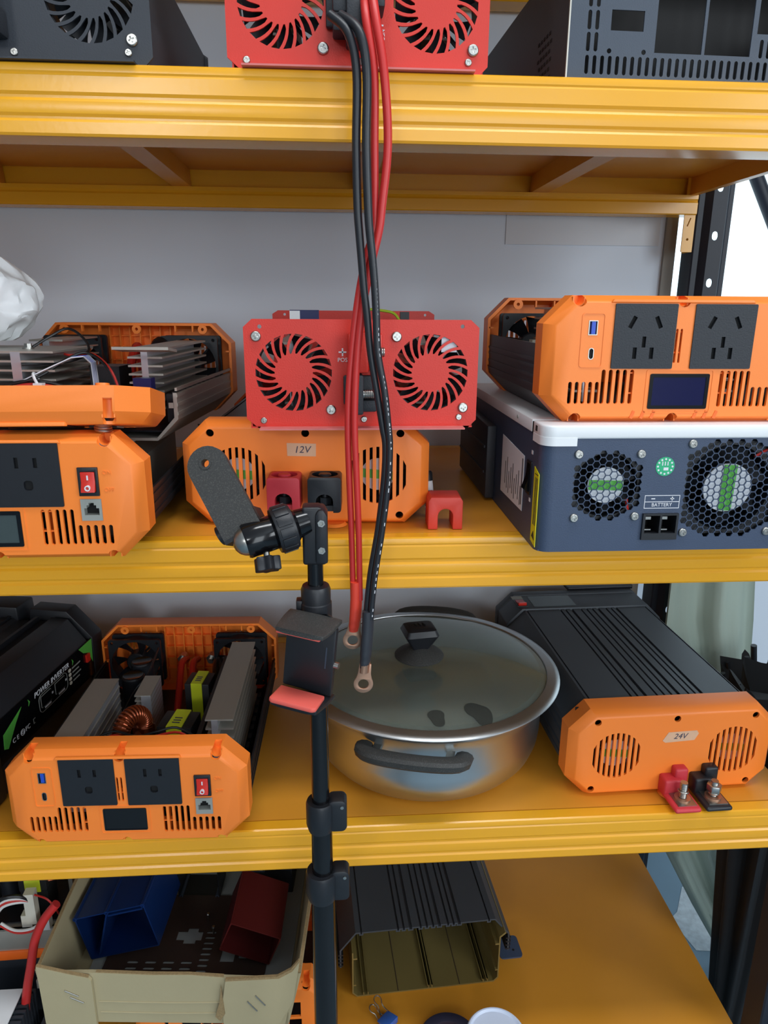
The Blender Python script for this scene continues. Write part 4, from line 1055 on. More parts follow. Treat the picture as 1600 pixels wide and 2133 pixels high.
mk('end_cap', G().prism([(.003, 0), (.003, BH+.003), (-.03, BH+.044), (-BWd+.02, BH+.044), (-BWd-.003, BH), (-BWd-.003, 0)], -.066, -.036, 'Y'), M_BLK, bx, bev=.002)
for i in range(3): mk('cooling_rib', G().box(-.168+i*.044, -.163+i*.044, -.033, .203, BH+.032, BH+.041), M_BLK, bx)
sd = mk('side_panel', G().box(0, .0008, -.034, .2145, .046, BH+.003), M_BLKG, bx)
mk('green_flash', G().prism([(.0207, .0995), (.004, .0837), (-.0164, .0600), (-.0245, .0640), (-.0226, .0837)], .0008, .0012, 'X'), M_GREEN, sd)
mk('green_flash', G().prism([(.1734, .1060), (.2134, .1060), (.2110, .0672), (.2000, .0880), (.1859, .0940)], .0008, .0012, 'X'), M_GREEN, sd)
mk('rocker', G().prism(rect(.1905, .2000, .0755, .0880), .0008, .004, 'X'), M_ROCK, sd)
TR = (PI/2, 0, PI/2)
text('side_print', 'POWER INVERTER', .0112, M_INKW, sd, (.0010, .0965, .0968), rot=TR, shear=.2, sx=1.0)
for a in (.036, .152):
    mk('green_arrow', G().prism([(a, .091), (a+.004, .096), (a, .101), (a+.0015, .096)], .0008, .0012, 'X'), M_GREEN, sd)
for i in range(2):
    y = .064+i*.0370
    o = mk('socket_frame', G().prism(rrect(y, y+.0265, .0705, .0882, .0015), .0008, .0014, 'X'), M_GREYP, sd)
    mk('socket', G().prism(rrect(y+.0007, y+.0258, .0712, .0875, .0012), .0010, .0018, 'X'), M_BLKG, o)
    mk('socket_print', G().box(.0008, .0012, y+.008, y+.024, .0662, .0688), M_INKW, o)
    mk('socket_print', G().box(.0008, .0012, y+.0285, y+.0315, .0775, .0805), M_INKW, o)
ol_ = rrect(.0595, .1345, .0640, .0912, .008, 5)
mk('socket_outline', G().tube([(.0011, a, b) for a, b in ol_+ol_[:1]], .0004, 5, 1), M_GREYP, sd)
for i in range(4):
    mk('indicator_print', G().prism(rrect(.1395, .1465, .0845-i*.0068, .0895-i*.0068, .0022), .0008, .0013, 'X'), M_WHITEB, sd)
    mk('indicator_text', G().box(.0008, .0012, .150, .150+.024-(i % 2)*.005, .0860-i*.0068, .0880-i*.0068), M_GREYP, sd)
for s_, y in (('C', -.0030), ('E', .0055), ('FC', .0285)):
    text('mark_print', s_, .0095, M_INKW, sd, (.0010, y, .0632), rot=TR)
mk('mark_ring', G().torus((.0010, .0165, .0635), (1, 0, 0), .0042, .0005, 18, 5).torus((.0010, .0165, .0635), (1, 0, 0), .0023, .0004, 14, 5), M_INKW, sd)
mk('mark_print', G().box(.0008, .0012, .0420, .0455, .0598, .0608).box(.0008, .0012, .0420, .0428, .0605, .0675).box(.0008, .0012, .0428, .0468, .0665, .0675), M_GREYP, sd)

# ------------------------------------------------------------------ phone tripod in front of the rack
TX, TY = -.0195, -.130
tp = thing('phone_tripod', 'black telescopic phone tripod with ball head standing in front of the rack', 'tripod', (TX, TY, -1.62))
B_ = 1.62
def T(name, g, m, par=None, **k): return mk(name, g, m, par or tp, **k)
T('pole', G().cyl((0, 0, B_-.475), (0, 0, B_-.425), .0072, n=24), M_BLKG)
T('pole', G().cyl((0.0005, 0, B_-.70), (0.0005, 0, B_-.47), .0088, n=24), M_BLKG)
T('pole', G().cyl((0.001, 0, B_-.79), (0.001, 0, B_-.69), .0108, n=24), M_BLKG)
T('pole', G().cyl((0.0015, 0, B_-1.10), (0.0015, 0, B_-.78), .0128, n=24), M_BLKG)
T('pole', G().cyl((0.0015, 0, .16), (0.0015, 0, B_-1.09), .0142, n=24), M_BLKG)
c_ = T('collar', G().lathe([(.0072, B_-.4515), (.0122, B_-.4525), (.0136, B_-.4560), (.0136, B_-.468), (.0144, B_-.469), (.0146, B_-.490), (.0125, B_-.495), (.0088, B_-.497)], n=32), M_BLK)
T('collar_tab', G().box(-.0180, -.012, -.005, .006, B_-.482, B_-.466), M_BLK, c_, bev=.001)
def flip_lock(z, r, name='flip_lock'):
    o = T(name, G().lathe([(r-.005, z), (r, z), (r+.0012, z-.003), (r+.0012, z-.026), (r-.001, z-.034), (r-.006, z-.034)], n=28), M_BLK)
    T('lock_lever', G().prism(rrect(r-.006, r+.0135, z-.033, z+.003, .006), -.008, .010, 'Y'), M_BLK, o, bev=.002)
    T('lock_pin', G().cyl((r+.0085, -.0088, z-.004), (r+.0085, -.0075, z-.004), .0018, n=10), M_CHROME, o)
flip_lock(B_-.683, .0132); flip_lock(B_-.768, .0152); flip_lock(B_-1.09, .0180)
for i in range(3):
    a = 2*PI*i/3+.4
    o = T('leg', G().tube([(.02*math.cos(a), .02*math.sin(a), .42), (.27*math.cos(a), .27*math.sin(a), .012)], .008, 12, 1), M_BLKG)
    T('leg_brace', G().tube([(.015*math.cos(a), .015*math.sin(a), .20), (.15*math.cos(a), .15*math.sin(a), .21)], .004, 8, 1), M_BLK, o)
    T('rubber_foot', G().ball((.27*math.cos(a), .27*math.sin(a), .0115), .011), M_BLK, o)
T('leg_hub', G().lathe([(.0142, .40), (.026, .40), (.026, .44), (.0142, .45)], n=24), M_BLK)
T('leg_hub', G().lathe([(.0142, .18), (.02, .18), (.02, .215), (.0142, .22)], n=24), M_BLK)
# elbow with two nuts
el = T('elbow', G().prism([(-.0105, B_-.430), (.0105, B_-.430), (.0112, B_-.385), (.0100, B_-.379), (.004, B_-.3765), (-.0105, B_-.3765)], -.0095, .0095, 'Y'), M_BLK, bev=.0025, seg=3)
T('elbow_fork', G().prism([(.001, B_-.428), (.0118, B_-.428), (.0118, B_-.384), (.0085, B_-.378), (.004, B_-.378), (.001, B_-.383)], -.0125, .0125, 'Y'), M_BLK, el, bev=.002)
for z in (-.390, -.415): T('hex_nut', G().lathe([(.0018, -.0126), (.0034, -.0126), (.0034, -.0136), (.0018, -.0136)], (.0064, 0, B_+z), (0, 1, 0), 6, close=True), M_CHROME, el)
for z in (-.390, -.415): T('bolt_end', G().cyl((.0064, -.0128, B_+z), (.0064, -.0125, B_+z), .0018, n=10), M_GREYP, el)
# ball head pointing to the left
ax = Vector((-.93, -.27, -.24)).normalized()
o0 = Vector((-.006, -.001, B_-.3905))
def along(t): return o0+ax*t
bh = T('ball_head', G().lathe([(0, 0), (.012, 0), (.013, .010), (.017, .014), (.017, .018), (.0150, .018), (.0150, .028), (.0156, .029), (.0156, .056), (.0146, .058), (.0118, .058), (.0116, .052), (0, .052)], o0, ax, 36), M_BLKG)
T('grip_ring', G().lathe([(.0150, .0125), (.0196, .0135), (.0206, .016), (.0206, .028), (.0196, .0305), (.0150, .0305)], o0, ax, 36, close=True), M_BLK, bh)
u_ = ax.orthogonal().normalized(); w_ = ax.cross(u_)
for i in range(14):
    a = 2*PI*i/14
    e = u_*math.cos(a)+w_*math.sin(a); s_ = ax.cross(e)
    p = along(.022)+e*.0206
    m_ = Matrix((ax, s_, e)).transposed().to_4x4(); m_.translation = p
    T('grip_pad', G().box(-.0062, .0062, -.0036, .0036, -.001, .0009, m_), M_BLK, bh, bev=.0005)
T('chrome_ball', G().ball(along(.0555), .0128), M_CHROME, bh)
# thumb knob below
kd = Vector((.12, -.45, -.85)).normalized(); kp = along(.040)
T('knob_screw', G().cyl(kp+kd*.012, kp+kd*.022, .0028, n=12), M_CHROME, bh)
g = G(); star = []
for i in range(24):
    a = 2*PI*i/24; rr = .0102+.0022*math.cos(6*a); star.append((rr*math.cos(a), rr*math.sin(a)))
m_ = Matrix((kd.orthogonal().normalized(), kd.cross(kd.orthogonal().normalized()), kd)).transposed().to_4x4(); m_.translation = kp+kd*.0195
T('thumb_knob', G().prism(star, 0, .0125, 'Z', m_), M_BLK, bh, bev=.0012)
# angled bracket
T('bracket_stud', G().cyl(along(.0555)+Vector((-.003, .003, .008)), along(.0555)+Vector((-.008, .010, .020)), .0032, n=12), M_CHROME, bh)
dn = Vector((.47, -.40, -.79)).normalized()                 # down the plate
wd_ = Vector((.94, -.06, .34)).normalized(); wd_ = (wd_-dn*wd_.dot(dn)).normalized()
nn = dn.cross(wd_).normalized()
if nn.y > 0: nn = -nn
br0 = Vector((-.0920, .012, B_-.3440))
mb = Matrix((wd_, -nn, -dn)).transposed().to_4x4(); mb.translation = br0
hw = .0180
olb = [(-hw, -.066), (hw, -.066)]+[(hw*math.cos(PI*i/12), hw*math.sin(PI*i/12)) for i in range(13)]
g = G(); g.add(plate(olb, [circ(0, .003, .0036, 16)], -.0035, .0035)); g.xf(mb)
bk = T('bracket', g, M_DUSTB, bh)
T('bracket_eye', G().lathe([(.0036, -.0036), (.0056, -.0036), (.0056, -.0044), (.0036, -.0044)], (0, 0, .003), (0, 1, 0), 18, close=True).xf(mb), M_DUSTB, bk)
g = G().box(-hw, hw, -.004, .024, -.0695, -.066).box(-hw, -hw+.003, -.003, .024, -.0665, -.050).box(hw-.003, hw, -.003, .024, -.0665, -.050)
g.xf(mb)
T('bracket_foot', g, M_BLK, bk)
T('bracket_pivot', G().cyl((-hw-.006, .014, -.056), (hw*.2, .014, -.056), .0090, n=20).xf(mb), M_BLK, bk)
# phone clamp
cl = mk('phone_clamp', G().prism([(-.0255, -.038), (.0255, -.040), (.0255, .034), (-.0255, .036)], 0, .007, 'Y'), M_BLK, tp, (-.0065, -.024, B_-.5110), (R(-3), R(5), -.36), bev=.002)
cl.scale = (.94, .94, .90)
def jaw(z0, s_, pad):
    rs = []
    for i in range(8):
        t_ = i/7; y = .010-.042*t_
        zc = z0+s_*(.0035*math.cos(t_*PI)*.5)+(.004*(t_**2))*s_*.4
        hwj = .027*(1-.14*t_**3)
        rs.append([(-hwj, y, zc-.0022), (-hwj*.6, y-.002*t_, zc-.0024), (hwj*.6, y-.002*t_, zc-.0024), (hwj, y, zc-.0022), (hwj, y, zc+.0022), (hwj*.6, y-.002*t_, zc+.0026), (-hwj*.6, y-.002*t_, zc+.0026), (-hwj, y, zc+.0022)])
    return G().rings(rs)
mk('upper_jaw', jaw(.0375, 1, False), M_DUSTB, cl, bev=.001)
mk('lower_jaw', jaw(-.0415, -1, True), M_BLK, cl, bev=.001)
mk('upper_pad', G().prism([(-.023, -.031), (.020, -.031), (.021, -.010), (-.023, -.010)], .0325, .0355, 'Z'), M_CORAL, cl, bev=.001)
mk('lower_pad', G().prism([(-.024, -.0335), (-.021, -.036), (.020, -.036), (.0235, -.033), (.0225, -.008), (-.0235, -.007)], -.0395, -.0345, 'Z'), M_CORAL, cl, bev=.0015)
mk('clamp_arm', G().box(-.006, .008, .006, .020, -.012, .014), M_BLK, cl)
mk('clamp_spring', G().torus((.012, .012, .034), (.2, 1, .3), .009, .001, 18, 6), M_BLKG, cl)
mk('clamp_screw', G().cyl((.024, .004, -.006), (.0295, .004, -.006), .0035, n=14), M_CHROME, cl)
mk('clamp_print', G().box(.0165, .0178, -.0003, .0001, -.010, .013), M_GREYS, cl)

# ------------------------------------------------------------------ bottom shelf
Z7 = Z_BOT+.0005
# empty extruded shell
sl = thing('inverter_shell', 'empty dark inverter shell with gold coloured inside on the bottom shelf', 'shell', (.1345, .1445, Z7), (0, 0, .06))
gs = [(-.103, .0024), (-.045, .003), (-.036, .003), (-.025, .0045), (-.009, .003), (.001, .003), (.011, .003), (.021, .0045), (.035, .003), (.044, .003), (.053, .0045), (.1015, .0024)]
hh = .114
up = [(-.137, .048), (-.137, .082), (-.112, hh)]
lo = [(-.1345, .048), (-.1345, .081), (-.111, hh-.0026)]
for x, wd2 in gs:
    up += [(x-wd2/2, hh), (x-wd2/2, hh-.004), (x+wd2/2, hh-.004), (x+wd2/2, hh)]
    lo += [(x-wd2/2-.002, hh-.0026), (x-wd2/2-.002, hh-.0062), (x+wd2/2+.002, hh-.0062), (x+wd2/2+.002, hh-.0026)]
up += [(.112, hh), (.137, .082), (.137, .048)]; lo += [(.111, hh-.0026), (.1345, .081), (.1345, .048)]
mk('upper_shell', G().prism(up+lo[::-1], .012, .30, 'Y'), M_DARKAL, sl)
g = G()
for s_ in (-1, 1):
    for z in (.050, .057, .064, .071): g.box(s_*.1355-.004, s_*.1355+.004, .012, .30, z, z+.0025)
mk('shell_rib', g, M_DARKAL2, sl)
ou = [(-.1185, .088), (-.1185, .008), (-.111, 0), (.111, 0), (.1185, .008), (.1185, .088), (.1275, .096)]
inn = [(.1255, .098), (.1165, .090), (.1165, .009), (.1102, .0022), (-.1102, .0022), (-.1165, .009), (-.1165, .088)]
lw = mk('lower_shell', G().prism(ou+inn, 0, .30, 'Y'), M_GOLD, sl)
for x in (-.1005, -.0935, .004, .0095, .0935, .1005): mk('board_rail', G().box(x-.0009, x+.0009, .0003, .30, .0022, .0075).box(x-.0009+(.0016 if x < 0 else -.0016), x+.0009, .0003, .30, .0062, .0075), M_GOLD, lw)
for x in (-.045, .055): mk('score_line', G().box(x-.0005, x+.0005, .0003, .30, .0021, .0028), M_BROWN, lw)
for s_ in (-1, 1): mk('wall_rail', G().box(s_*.1135-.003, s_*.1135+.003, .0003, .30, .074, .0765).box(s_*.1145-.002, s_*.1145+.002, .0003, .3, .022, .024), M_GOLD, lw)
mk('mounting_tab', G().prism(rrect(.128, .166, .020, .062, .006), .020, .0225, 'Z'), M_SLATE, sl)
mk('tab_hole', G().cyl((.153, .034, .0215), (.153, .034, .0229), .002, n=10), M_DEEP, sl)
# blue binder clip
bc = thing('binder_clip', 'blue binder clip with wire handles lying on bottom shelf', 'clip', (.068, .091, Z7+.0008), (0, 0, .75))
mk('clip_body', G().rings([[(-.012, -.011, 0), (.012, -.011, 0), (.012, -.011, .012), (-.012, -.011, .012)], [(-.012, .010, .0055), (.012, .010, .0055), (.012, .010, .0068), (-.012, .010, .0068)]]), M_BINDER, bc, bev=.0006)
for z, a in ((.0015, .10), (.011, -.25)):
    mk('wire_handle', G().tube([(-.007, .008, z), (-.0045, .016, z+.001), (-.0035, .021, z+.004), (-.0055, .026, z+.006), (-.0045, .031, z+.008), (0, .033, z+.009), (.0045, .031, z+.008), (.0055, .026, z+.006), (.0035, .021, z+.004), (.0045, .016, z+.001), (.007, .008, z)], .0009, 7, 4).xf(rotm(0, 0, a)), M_CHROME, bc)
# jar with pale lid, dark blue tape roll
jar = thing('jar', 'round jar with pale blue plastic lid at bottom edge of picture', 'jar', (.218, .018, Z7))
mk('jar_body', G().lathe([(0, 0), (.036, 0), (.038, .004), (.038, .045), (0, .045)], n=40), M_WHITE, jar)
mk('jar_lid', G().lathe([(.0395, .040), (.0425, .042), (.0425, .058), (.0405, .0605), (.0385, .0605), (.036, .0575), (.014, .0565), (.011, .0585), (.006, .0595), (0, .0595)], n=48), M_LID, jar)
mk('tape_roll', G().lathe([(.044, 0), (.060, 0), (.0612, .002), (.0612, .022), (.060, .024), (.044, .024)], n=56, close=True), M_DBLUE, tag(thing('tape_roll', '', 'tape', (.198, .0, 0)), '', 'tape')) if False else None
tr_ = tag(mk('tape_roll', G().lathe([(.030, 0), (.044, 0), (.0455, .0015), (.0455, .0075), (.044, .009), (.030, .009)], n=56, close=True), M_DBLUE, None, (.157, .052, Z7), bev=.0004), 'flat dark blue ring lying beside the pale lidded jar', 'ring')

# open inverter under the carton
a7 = thing('power_inverter', 'orange inverter with empty switch cutouts half hidden under the cardboard box', 'inverter', (-.157, .068, Z7), (0, 0, .0))
link('front_cap', front_us(), M_ORG, a7)
open_shell(a7, .022, .195, M_DARKAL2, .070)
link('rear_cap', rear_cap(), M_ORG, a7, (0, .216, 0), (0, 0, PI))
mk('circuit_board', G().box(-.118, .118, .03, .185, .0105, .0125), M_PCB, a7)
mk('inner_dark_sheet', G().box(-.118, .118, .020, .0205, .012, .085), M_DEEP, a7)  # black sheet, shade behind the empty cutouts put into colour
mk('heat_sink', G().box(-.09, -.06, .05, .17, .0125, .10), M_ALU, a7)
transformer(a7, -.02, .08, .0125, .045, .04, .07, .018)

# cardboard box
cb = thing('cardboard_box', 'low cut down cardboard box with stapled corners holding aluminium cases', 'cardboard box', (-.393, .0235, Z7+.1245), (0, 0, -.075))
CW, CD, CH = .322, .28, .082
CT = .005
mk('base', G().box(.004, CW-.004, .004, CD, 0, .004), M_CARD, cb)
mk('front_panel', G().prism([(.0, .0), (CW, .0), (CW, CH-.006), (CW*.75, CH-.004), (CW*.6, CH), (CW*.45, CH-.001), (CW*.2, CH+.002), (0, CH)], 0, CT, 'Y'), M_CARD, cb)
mk('panel_edge', G().prism([(CW*.22, CH-.0005), (CW*.45, CH-.003), (CW*.6, CH-.002), (CW*.74, CH-.005), (CW*.74, CH-.002), (CW*.6, CH+.001), (CW*.45, CH+.0005), (CW*.22, CH+.003)], .0006, CT-.0006, 'Y'), M_CARDE, cb)
for z in (.018, .036): mk('fold_crease', G().tube([(CW*.22, -.0002, z), (CW*.5, -.0003, z-.001), (CW*.78, -.0002, z+.001)], .0009, 6), M_CARD, cb)
def side_wall(x, nm, flare):
    rs = []
    for i in range(7):
        t_ = i/6; y = CD*t_
        zt = CH+.006+.020*min(1, t_*2.2)
        xo = x+flare*(zt/CH)*.008
        rs.append([(x, y, 0), (x+CT, y, 0), (xo+CT, y, zt), (xo, y, zt)])
    o = mk(nm, G().rings(rs), M_CARD, cb)
    rs2 = [[(r_[3][0]+.0005, r_[3][1], r_[3][2]-.0005), (r_[2][0]-.0005, r_[2][1], r_[2][2]-.0005), (r_[2][0]-.0005, r_[2][1], r_[2][2]+.0006), (r_[3][0]+.0005, r_[3][1], r_[3][2]+.0006)] for r_ in rs]
    mk('wall_edge', G().rings(rs2), M_CARDE, o)
side_wall(0, 'left_wall', -1); side_wall(CW-CT, 'right_wall', 2.2)
mk('back_panel', G().box(0, CW, CD, CD+CT, 0, CH+.012), M_CARD, cb)
# corner flaps folded round the front
fl = mk('corner_flap', G().prism([(-.002, -.001), (.066, -.006), (.066, CH-.006), (.062, CH-.001), (.040, CH+.004), (-.004, CH+.016)], -.0052, -.0008, 'Y'), M_CARD, cb)
mk('flap_edge', G().prism([(.062, CH-.002), (.040, CH+.003), (-.004, CH+.015), (-.004, CH+.0175), (.041, CH+.0055), (.063, CH+.0005)], -.0048, -.0012, 'Y'), M_CARDE, fl)
for k in range(2):
    x, z = .030+k*.006, .052-k*.011
    mk('staple', G().tube([(x, -.005, z+.008), (x, -.0062, z+.008), (x+.017, -.0062, z-.001), (x+.017, -.005, z-.001)], .0007, 6, 1), M_CHROME, fl)
fr = mk('corner_flap', G().prism([(CW-.086, -.003), (CW-.016, -.001), (CW+.008, CH*.55), (CW+.018, CH+.030), (CW+.008, CH+.014), (CW-.010, CH+.002), (CW-.080, CH-.004), (CW-.086, CH*.5)], -.0056, -.0010, 'Y'), M_CARD, cb)
mk('flap_edge', G().prism([(CW+.0182, CH+.030), (CW+.008, CH+.0135), (CW-.010, CH+.0015), (CW-.080, CH-.0045), (CW-.080, CH-.001), (CW-.012, CH+.005), (CW+.006, CH+.017), (CW+.0165, CH+.032)], -.0052, -.0014, 'Y'), M_CARDE, fr)
for k in range(2):
    x, z = CW-.052+k*.011, .038+k*.010
    mk('staple', G().tube([(x, -.005, z+.008), (x, -.0066, z+.008), (x+.012, -.0066, z-.008), (x+.012, -.005, z-.008)], .0007, 6, 1), M_CHROME, fr)
mk('torn_flap', G().prism([(CW-.086, CH-.010), (CW-.083, CH*.3), (CW-.090, .012), (CW-.096, .02), (CW-.089, CH*.55)], -.0068, -.0045, 'Y'), M_CARDE, fr)
zc = Z7+.1290
def ext_tube(w, h, d, t=.0018, c=.002):
    o = rrect(-w/2, w/2, 0, h, c, 2)
    return G().add(plate(o, [rrect(-w/2+t, w/2-t, t, h-t, c*.7, 2)], 0, d))
# foam sheet under the metal plate
tag(mk('foam_sheet', G().box(-.145, .145, 0, .22, 0, .002), M_FOAM, None, (-.220, .060, zc+.0002), (0, 0, -.075)), 'white foam sheet lying flat in the bottom of the cardboard box', 'sheet')
hl = [[(.092+u, .058+v) for u, v in ((0, .006), (.012, .006), (.012, 0), (.030, 0), (.030, .006), (.038, .006), (.038, .022), (.030, .022), (.030, .028), (.014, .028), (.014, .022), (0, .022))], rect(.166, .186, .028, .056), rect(.192, .204, .034, .056)]
for i in range(4):
    for z in (.016, .026): hl.append(capsule(0, 0, .0165, .0042)); hl[-1] = [(.032+i*.026+(v), z+u) for u, v in hl[-1]]
for j in range(8): hl.append([(.135+(v), .012+j*.0095+u) for u, v in capsule(0, 0, .015, .0042)])
g = G(); g.add(plate(rrect(0, .235, 0, .15, .012), hl, 0, .0015)); g.xf(rotm(-PI/2, 0, 0))
pp = mk('perforated_plate', g, M_BROWN, None, (-.345, .078, zc+.0045), (0, 0, -.075))
tag(pp, 'dark brown metal plate with slots and cutouts lying in cardboard box', 'plate')
for i, (x, y) in enumerate(((-.205, .165), (-.193, .140))):
    s_ = thing('machine_screw', ('small loose silver screw further back on the brown plate', 'small loose silver screw nearer on brown slotted plate')[i], 'screw', (x, y, zc+.0075), (R(6), R(4), 0))
    mk('shank', G().cyl((0, 0, 0), (0, 0, .013), .0014, n=10), M_CHROME, s_)
    mk('head', G().lathe([(0, .013), (.0026, .013), (.0028, .0145), (.0018, .016), (0, .0162)], n=14), M_CHROME, s_)
# blue anodised case, tilted
bl = thing('aluminium_case', 'open blue anodised aluminium case tilted in the left of cardboard box', 'case', (-.3120, .102, zc+.0210), (R(-1), R(-14), R(-3)))
mk('case_body', ext_tube(.104, .074, .115), M_BLUEA, bl)
mk('board_divider', G().prism([(-.006, .072), (-.0035, .072), (-.038, .002), (-.041, .002)], .004, .11, 'Y'), M_BLUEA, bl)
mk('slot_rail', G().box(-.004, .048, .0002, .115, .066, .0685), M_BLUEA, bl)
for x in (-.051, -.004, .050):
    mk('screw_channel', G().lathe([(.0017, 0), (.0032, 0), (.0032, .115), (.0017, .115)], (x, -.0004, .0725), (0, 1, 0), 12, close=True), M_BLUEA, bl)
# red case
rd = thing('aluminium_case', 'red anodised aluminium case leaning in the right of cardboard box', 'case', (-.1400, .082, zc+.0225), (R(1), R(22), R(-3)))
mk('case_body', ext_tube(.076, .052, .10), M_REDA, rd)
mk('case_corner', G().box(-.038, -.0355, -.0003, .10, .0495, .052), M_REDA, rd)
# grey extrusions behind
ge = thing('aluminium_channel', 'small grey aluminium channel standing at back of cardboard box', 'channel', (-.228, .216, zc+.0005), (0, 0, -.06))
mk('channel_body', ext_tube(.066, .058, .05), M_DARKAL2, ge)
for x in (-.029, .029): mk('screw_channel', G().lathe([(.0015, 0), (.003, 0), (.003, .05), (.0015, .05)], (x, -.0004, .005), (0, 1, 0), 12, close=True), M_GREYS, ge)
ge2 = thing('aluminium_channel', 'wide grey aluminium channel lying on the small channel in cardboard box', 'channel', (-.190, .206, zc+.0630), (0, R(2.5), -.06))
mk('channel_body', G().prism([(-.070, .05), (-.070, 0), (.070, 0), (.070, .05), (.0675, .05), (.0675, .0028), (-.0675, .0028), (-.0675, .05)], 0, .055, 'Y'), M_GREYS, ge2)
for s_ in (-1, 1): mk('channel_lip', G().box(s_*.064-.003, s_*.064+.003, -.0004, .055, .0028, .009), M_ALUB, ge2)
bk2 = thing('plastic_case', 'black ribbed case at back right corner inside cardboard box', 'case', (-.118, .222, zc+.0005), (0, 0, -.08))
mk('case_body', G().box(-.028, .040, 0, .05, 0, .056), M_BLKT, bk2, bev=.002)
for z in (.012, .026, .040): mk('case_rib', G().box(-.026, .038, -.0012, 0, z, z+.004), M_BLKT, bk2)

# stripped chassis pair at far left
l1 = thing('stripped_chassis', 'black stripped inverter tray with round capacitor at bottom left corner', 'chassis', (-.56, .0, Z7), (0, 0, .0))
mk('tray', G().box(-.17, .145, 0, .40, 0, .003).box(.142, .145, 0, .40, .003, .09), M_BLKP, l1)
mk('rear_box', G().box(-.17, .145, .135, .40, .003, .1225), M_BLKP, l1)
mk('circuit_board', G().box(-.165, .135, .01, .135, .012, .014), M_PCB, l1)
capacitor(l1, .085, .060, .014, .019, .098)
mk('wire_connector', G().box(.118, .142, .10, .112, .095, .109).box(.122, .126, .10, .112, .109, .113).box(.133, .137, .10, .112, .109, .113), M_WHITEB, l1)
mk('white_plate', G().box(.02, .112, .012, .075, .1225, .1245), M_WHITE, l1); mk('plate_stand', G().box(.03, .06, .02, .07, .014, .1225), M_BLK, l1)
g = G()
for i in range(9): g.box(.110, .126, .012+i*.008, .016+i*.008, .06, .118)
mk('cooling_fin', g, M_BLKP, l1)['kind'] = 'stuff'
l2 = thing('stripped_chassis', 'stripped chassis with grey rail and orange edge at lower left above tray', 'chassis', (-.56, .122, Z7+.1230), (0, 0, .03))
mk('base_edge', G().box(-.17, .158, 0, .29, 0, .016), M_ORGD, l2, bev=.001)
mk('side_rail', G().box(-.17, .156, .002, .006, .016, .054).box(-.17, .156, .002, .02, .051, .054), M_ALU, l2)
mk('circuit_board', G().box(-.165, .15, .012, .28, .055, .057), M_PCB, l2)
for i, (x, y, r_, h_) in enumerate(((.06, .06, .012, .05), (.03, .10, .014, .06), (.135, .12, .010, .05))): capacitor(l2, x, y, .057, r_, h_)
transformer(l2, .108, .045, .095, .040, .035, .08, .022); mk('coil_former', G().box(.09, .128, .028, .062, .057, .095), M_DEEP, l2)
g = G()
for i in range(7): g.box(.132, .165, .06, .12, .10+i*.009, .104+i*.009)
g.box(.146, .152, .06, .12, .057, .16)
mk('heat_sink', g, M_ALU, l2)
for k, (m, dz) in enumerate(((M_WIREW, 0), (M_WIREW, .006), (M_WIRER, .003), (M_WIREK, .008))):
    wire('signal_lead', l2, [(.060, .0, .060+dz), (.066, -.006, .085+dz), (.082, -.010, .108+dz*1.4), (.104, -.008, .112+dz), (.116, .0, .10), (.118, .008, .07)], .0032, m, 7)
wire('signal_lead', l2, [(.075, -.010, .078), (.095, -.016, .070), (.118, -.018, .072), (.136, -.016, .082)], .0020, M_WIREW); wire('signal_lead', l2, [(.074, -.010, .074), (.095, -.016, .066), (.118, -.018, .068), (.136, -.016, .079)], .0020, M_WIRER)
mk('wire_connector', G().box(.134, .146, -.022, -.010, .072, .090), M_WHITE, l2)
mk('wire_connector', G().box(.108, .122, -.006, .008, .068, .120).box(.100, .114, -.004, .008, .062, .082), M_WHITEB, l2)
wire('signal_lead', l2, [(.12, .0, .115), (.14, -.005, .11), (.150, -.004, .09), (.154, 0, .07)], .0014, M_WIRER)
tag(mk('battery_cable', G().tube([(-.388, .080, -.996), (-.406, .076, -1.018), (-.421, .074, -1.050), (-.430, .070, -1.09), (-.436, .064, -1.12), (-.442, .058, -1.16), (-.446, .050, -1.20), (-.448, .050, Z7+.0300)], .0060, 12, 5), M_CABR, None), 'thick red cable running down beside the left end of cardboard box', 'cable')
tag(mk('battery_cable', G().tube([(-.396, .13, -1.150), (-.398, .098, -1.150), (-.400, .07, -1.165), (-.402, .05, -1.190), (-.402, .045, -1.225), (-.402, .05, Z7+.009)], .0072, 12, 5), M_CABK, None), 'thick black cable under left corner of cardboard box', 'cable')

# ------------------------------------------------------------------ white plastic bag on the left stack
from mathutils import noise as nz
g = G(); rs = []; NB, NK = 26, 72
for i in range(NB+1):
    t_ = i/NB; rr = .098*math.sin(PI*(.13+.80*t_))**.75*(1-.30*t_)
    ring = []
    for k in range(NK):
        a = 2*PI*k/NK
        p = Vector((math.cos(a)*1.05, math.sin(a)*.62, t_*1.1))
        f_ = 1+.20*(abs(nz.noise(p*2.3+Vector((3, 1, 7))))-.18)+.12*(abs(nz.noise(p*4.3))-.15)+.035*nz.noise(p*9)
        zz = .110*t_+(.012*nz.noise(p*4+Vector((9, 2, 1))) if t_ > .05 else .0)
        ring.append((rr*1.05*f_*math.cos(a), rr*.58*f_*math.sin(a), max(0, zz)))
    rs.append(ring)
tag(mk('plastic_bag', g.rings(rs), M_BAG, None, (-.437, .165, -.2500), (0, 0, 0), sharp=30), 'crumpled white plastic bag on top of the left stack', 'bag')

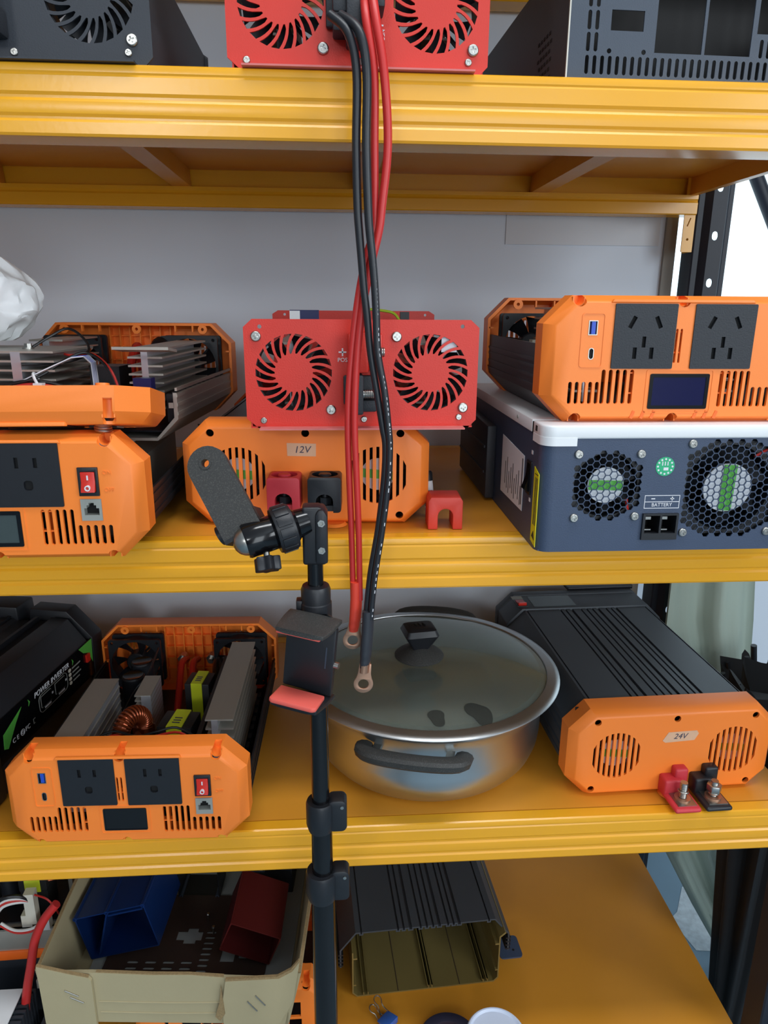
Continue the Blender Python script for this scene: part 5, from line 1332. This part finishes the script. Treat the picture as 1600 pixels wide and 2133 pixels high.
# ------------------------------------------------------------------ beside the window: cloth bag, umbrellas, pole
rows = [(-.640, .552, .760), (-.667, .554, .757), (-.761, .590, .768), (-.860, .632, .776), (-1.068, .645, .774), (-1.265, .657, .765), (-1.42, .741, .828), (-1.566, .826, .880), (-1.612, .845, .890)]
rs = []
rows = [(max(-1.612, -.2065+(z+.2065)*1.03), max(a*1.03, .606 if z > -.7 else .6065), b*1.03) for z, a, b in rows]
for z, a, b in rows:
    N = 22; fr_, bk_ = [], []
    for k in range(N+1):
        t_ = k/N; x = a+(b-a)*t_
        f_ = .016*math.sin(t_*11+z*3)+.008*math.sin(t_*23+1-z*5)
        fr_.append((x, .454+f_*.8, z)); bk_.append((x, .460+f_*.8, z))
    rs.append(fr_+bk_[::-1])
tag(mk('cloth_bag', G().rings(rs), M_CLOTH, None, sharp=60), 'pale green cloth hanging beside the window right of rack', 'cloth')
def umbrella(loc, rot, label, h, r0, tips, handle):
    t = thing('umbrella', label, 'umbrella', loc, rot)
    rs = []
    for i in range(9):
        t_ = i/8; rr = r0*(1-t_)**.8+.012
        rs.append([(rr*(1+.28*math.sin(8*2*PI*k/64)*(1-t_*.6))*math.cos(2*PI*k/64), rr*(1+.28*math.sin(8*2*PI*k/64)*(1-t_*.6))*math.sin(2*PI*k/64), h*(1-t_)+.05+(.022*math.sin(8*2*PI*k/64) if i == 0 else 0)) for k in range(64)])
    mk('canopy', G().rings(rs), M_UMB, t, sharp=60)
    mk('shaft', G().cyl((0, 0, 0), (0, 0, h+.12), .005, n=12), M_BLK, t)
    for k in range(8):
        a = 2*PI*(k+.25)/8
        mk('rib_tip', G().tube([(r0*1.15*math.cos(a), r0*1.15*math.sin(a), h+.03), (r0*1.3*math.cos(a), r0*1.3*math.sin(a), h+.03+tips)], .0042, 8, 1), M_BLK, t)
    if handle:
        mk('handle', G().lathe([(.006, h+.06), (.015, h+.065), (.0165, h+.085), (.0165, h+.155), (.019, h+.158), (.019, h+.164), (.022, h+.168), (.0235, h+.176), (.0235, h+.30), (0, h+.305)], n=28), M_BLK, t)
    return t
umbrella((.868, .376, -1.6195), (0, R(-11), .3), 'folded black umbrella with rib tips up in front of pale cloth', .755, .038, .036, False)
umbrella((.675, .190, -1.6195), (0, 0, .1), 'folded black umbrella with thick grip at right edge beside the rack', .80, .047, .02, True)
tag(mk('wooden_pole', G().cyl((.612, .75, .424), (1.80, .75, -1.605), .0135, n=16), M_POST, None), 'dark pole leaning across the bright window behind rack', 'pole')
tag(mk('floor_patch', G().prism([(.863, .69), (.815, .615), (.795, .60), (.800, .545), (.809, .507), (.840, .503), (.900, .508), (.95, .60), (.93, .70)], .0004, .0012, 'Z'), M_PATCH, None, (0, 0, -1.62)), 'worn white paint patch on blue grey floor', 'floor patch')
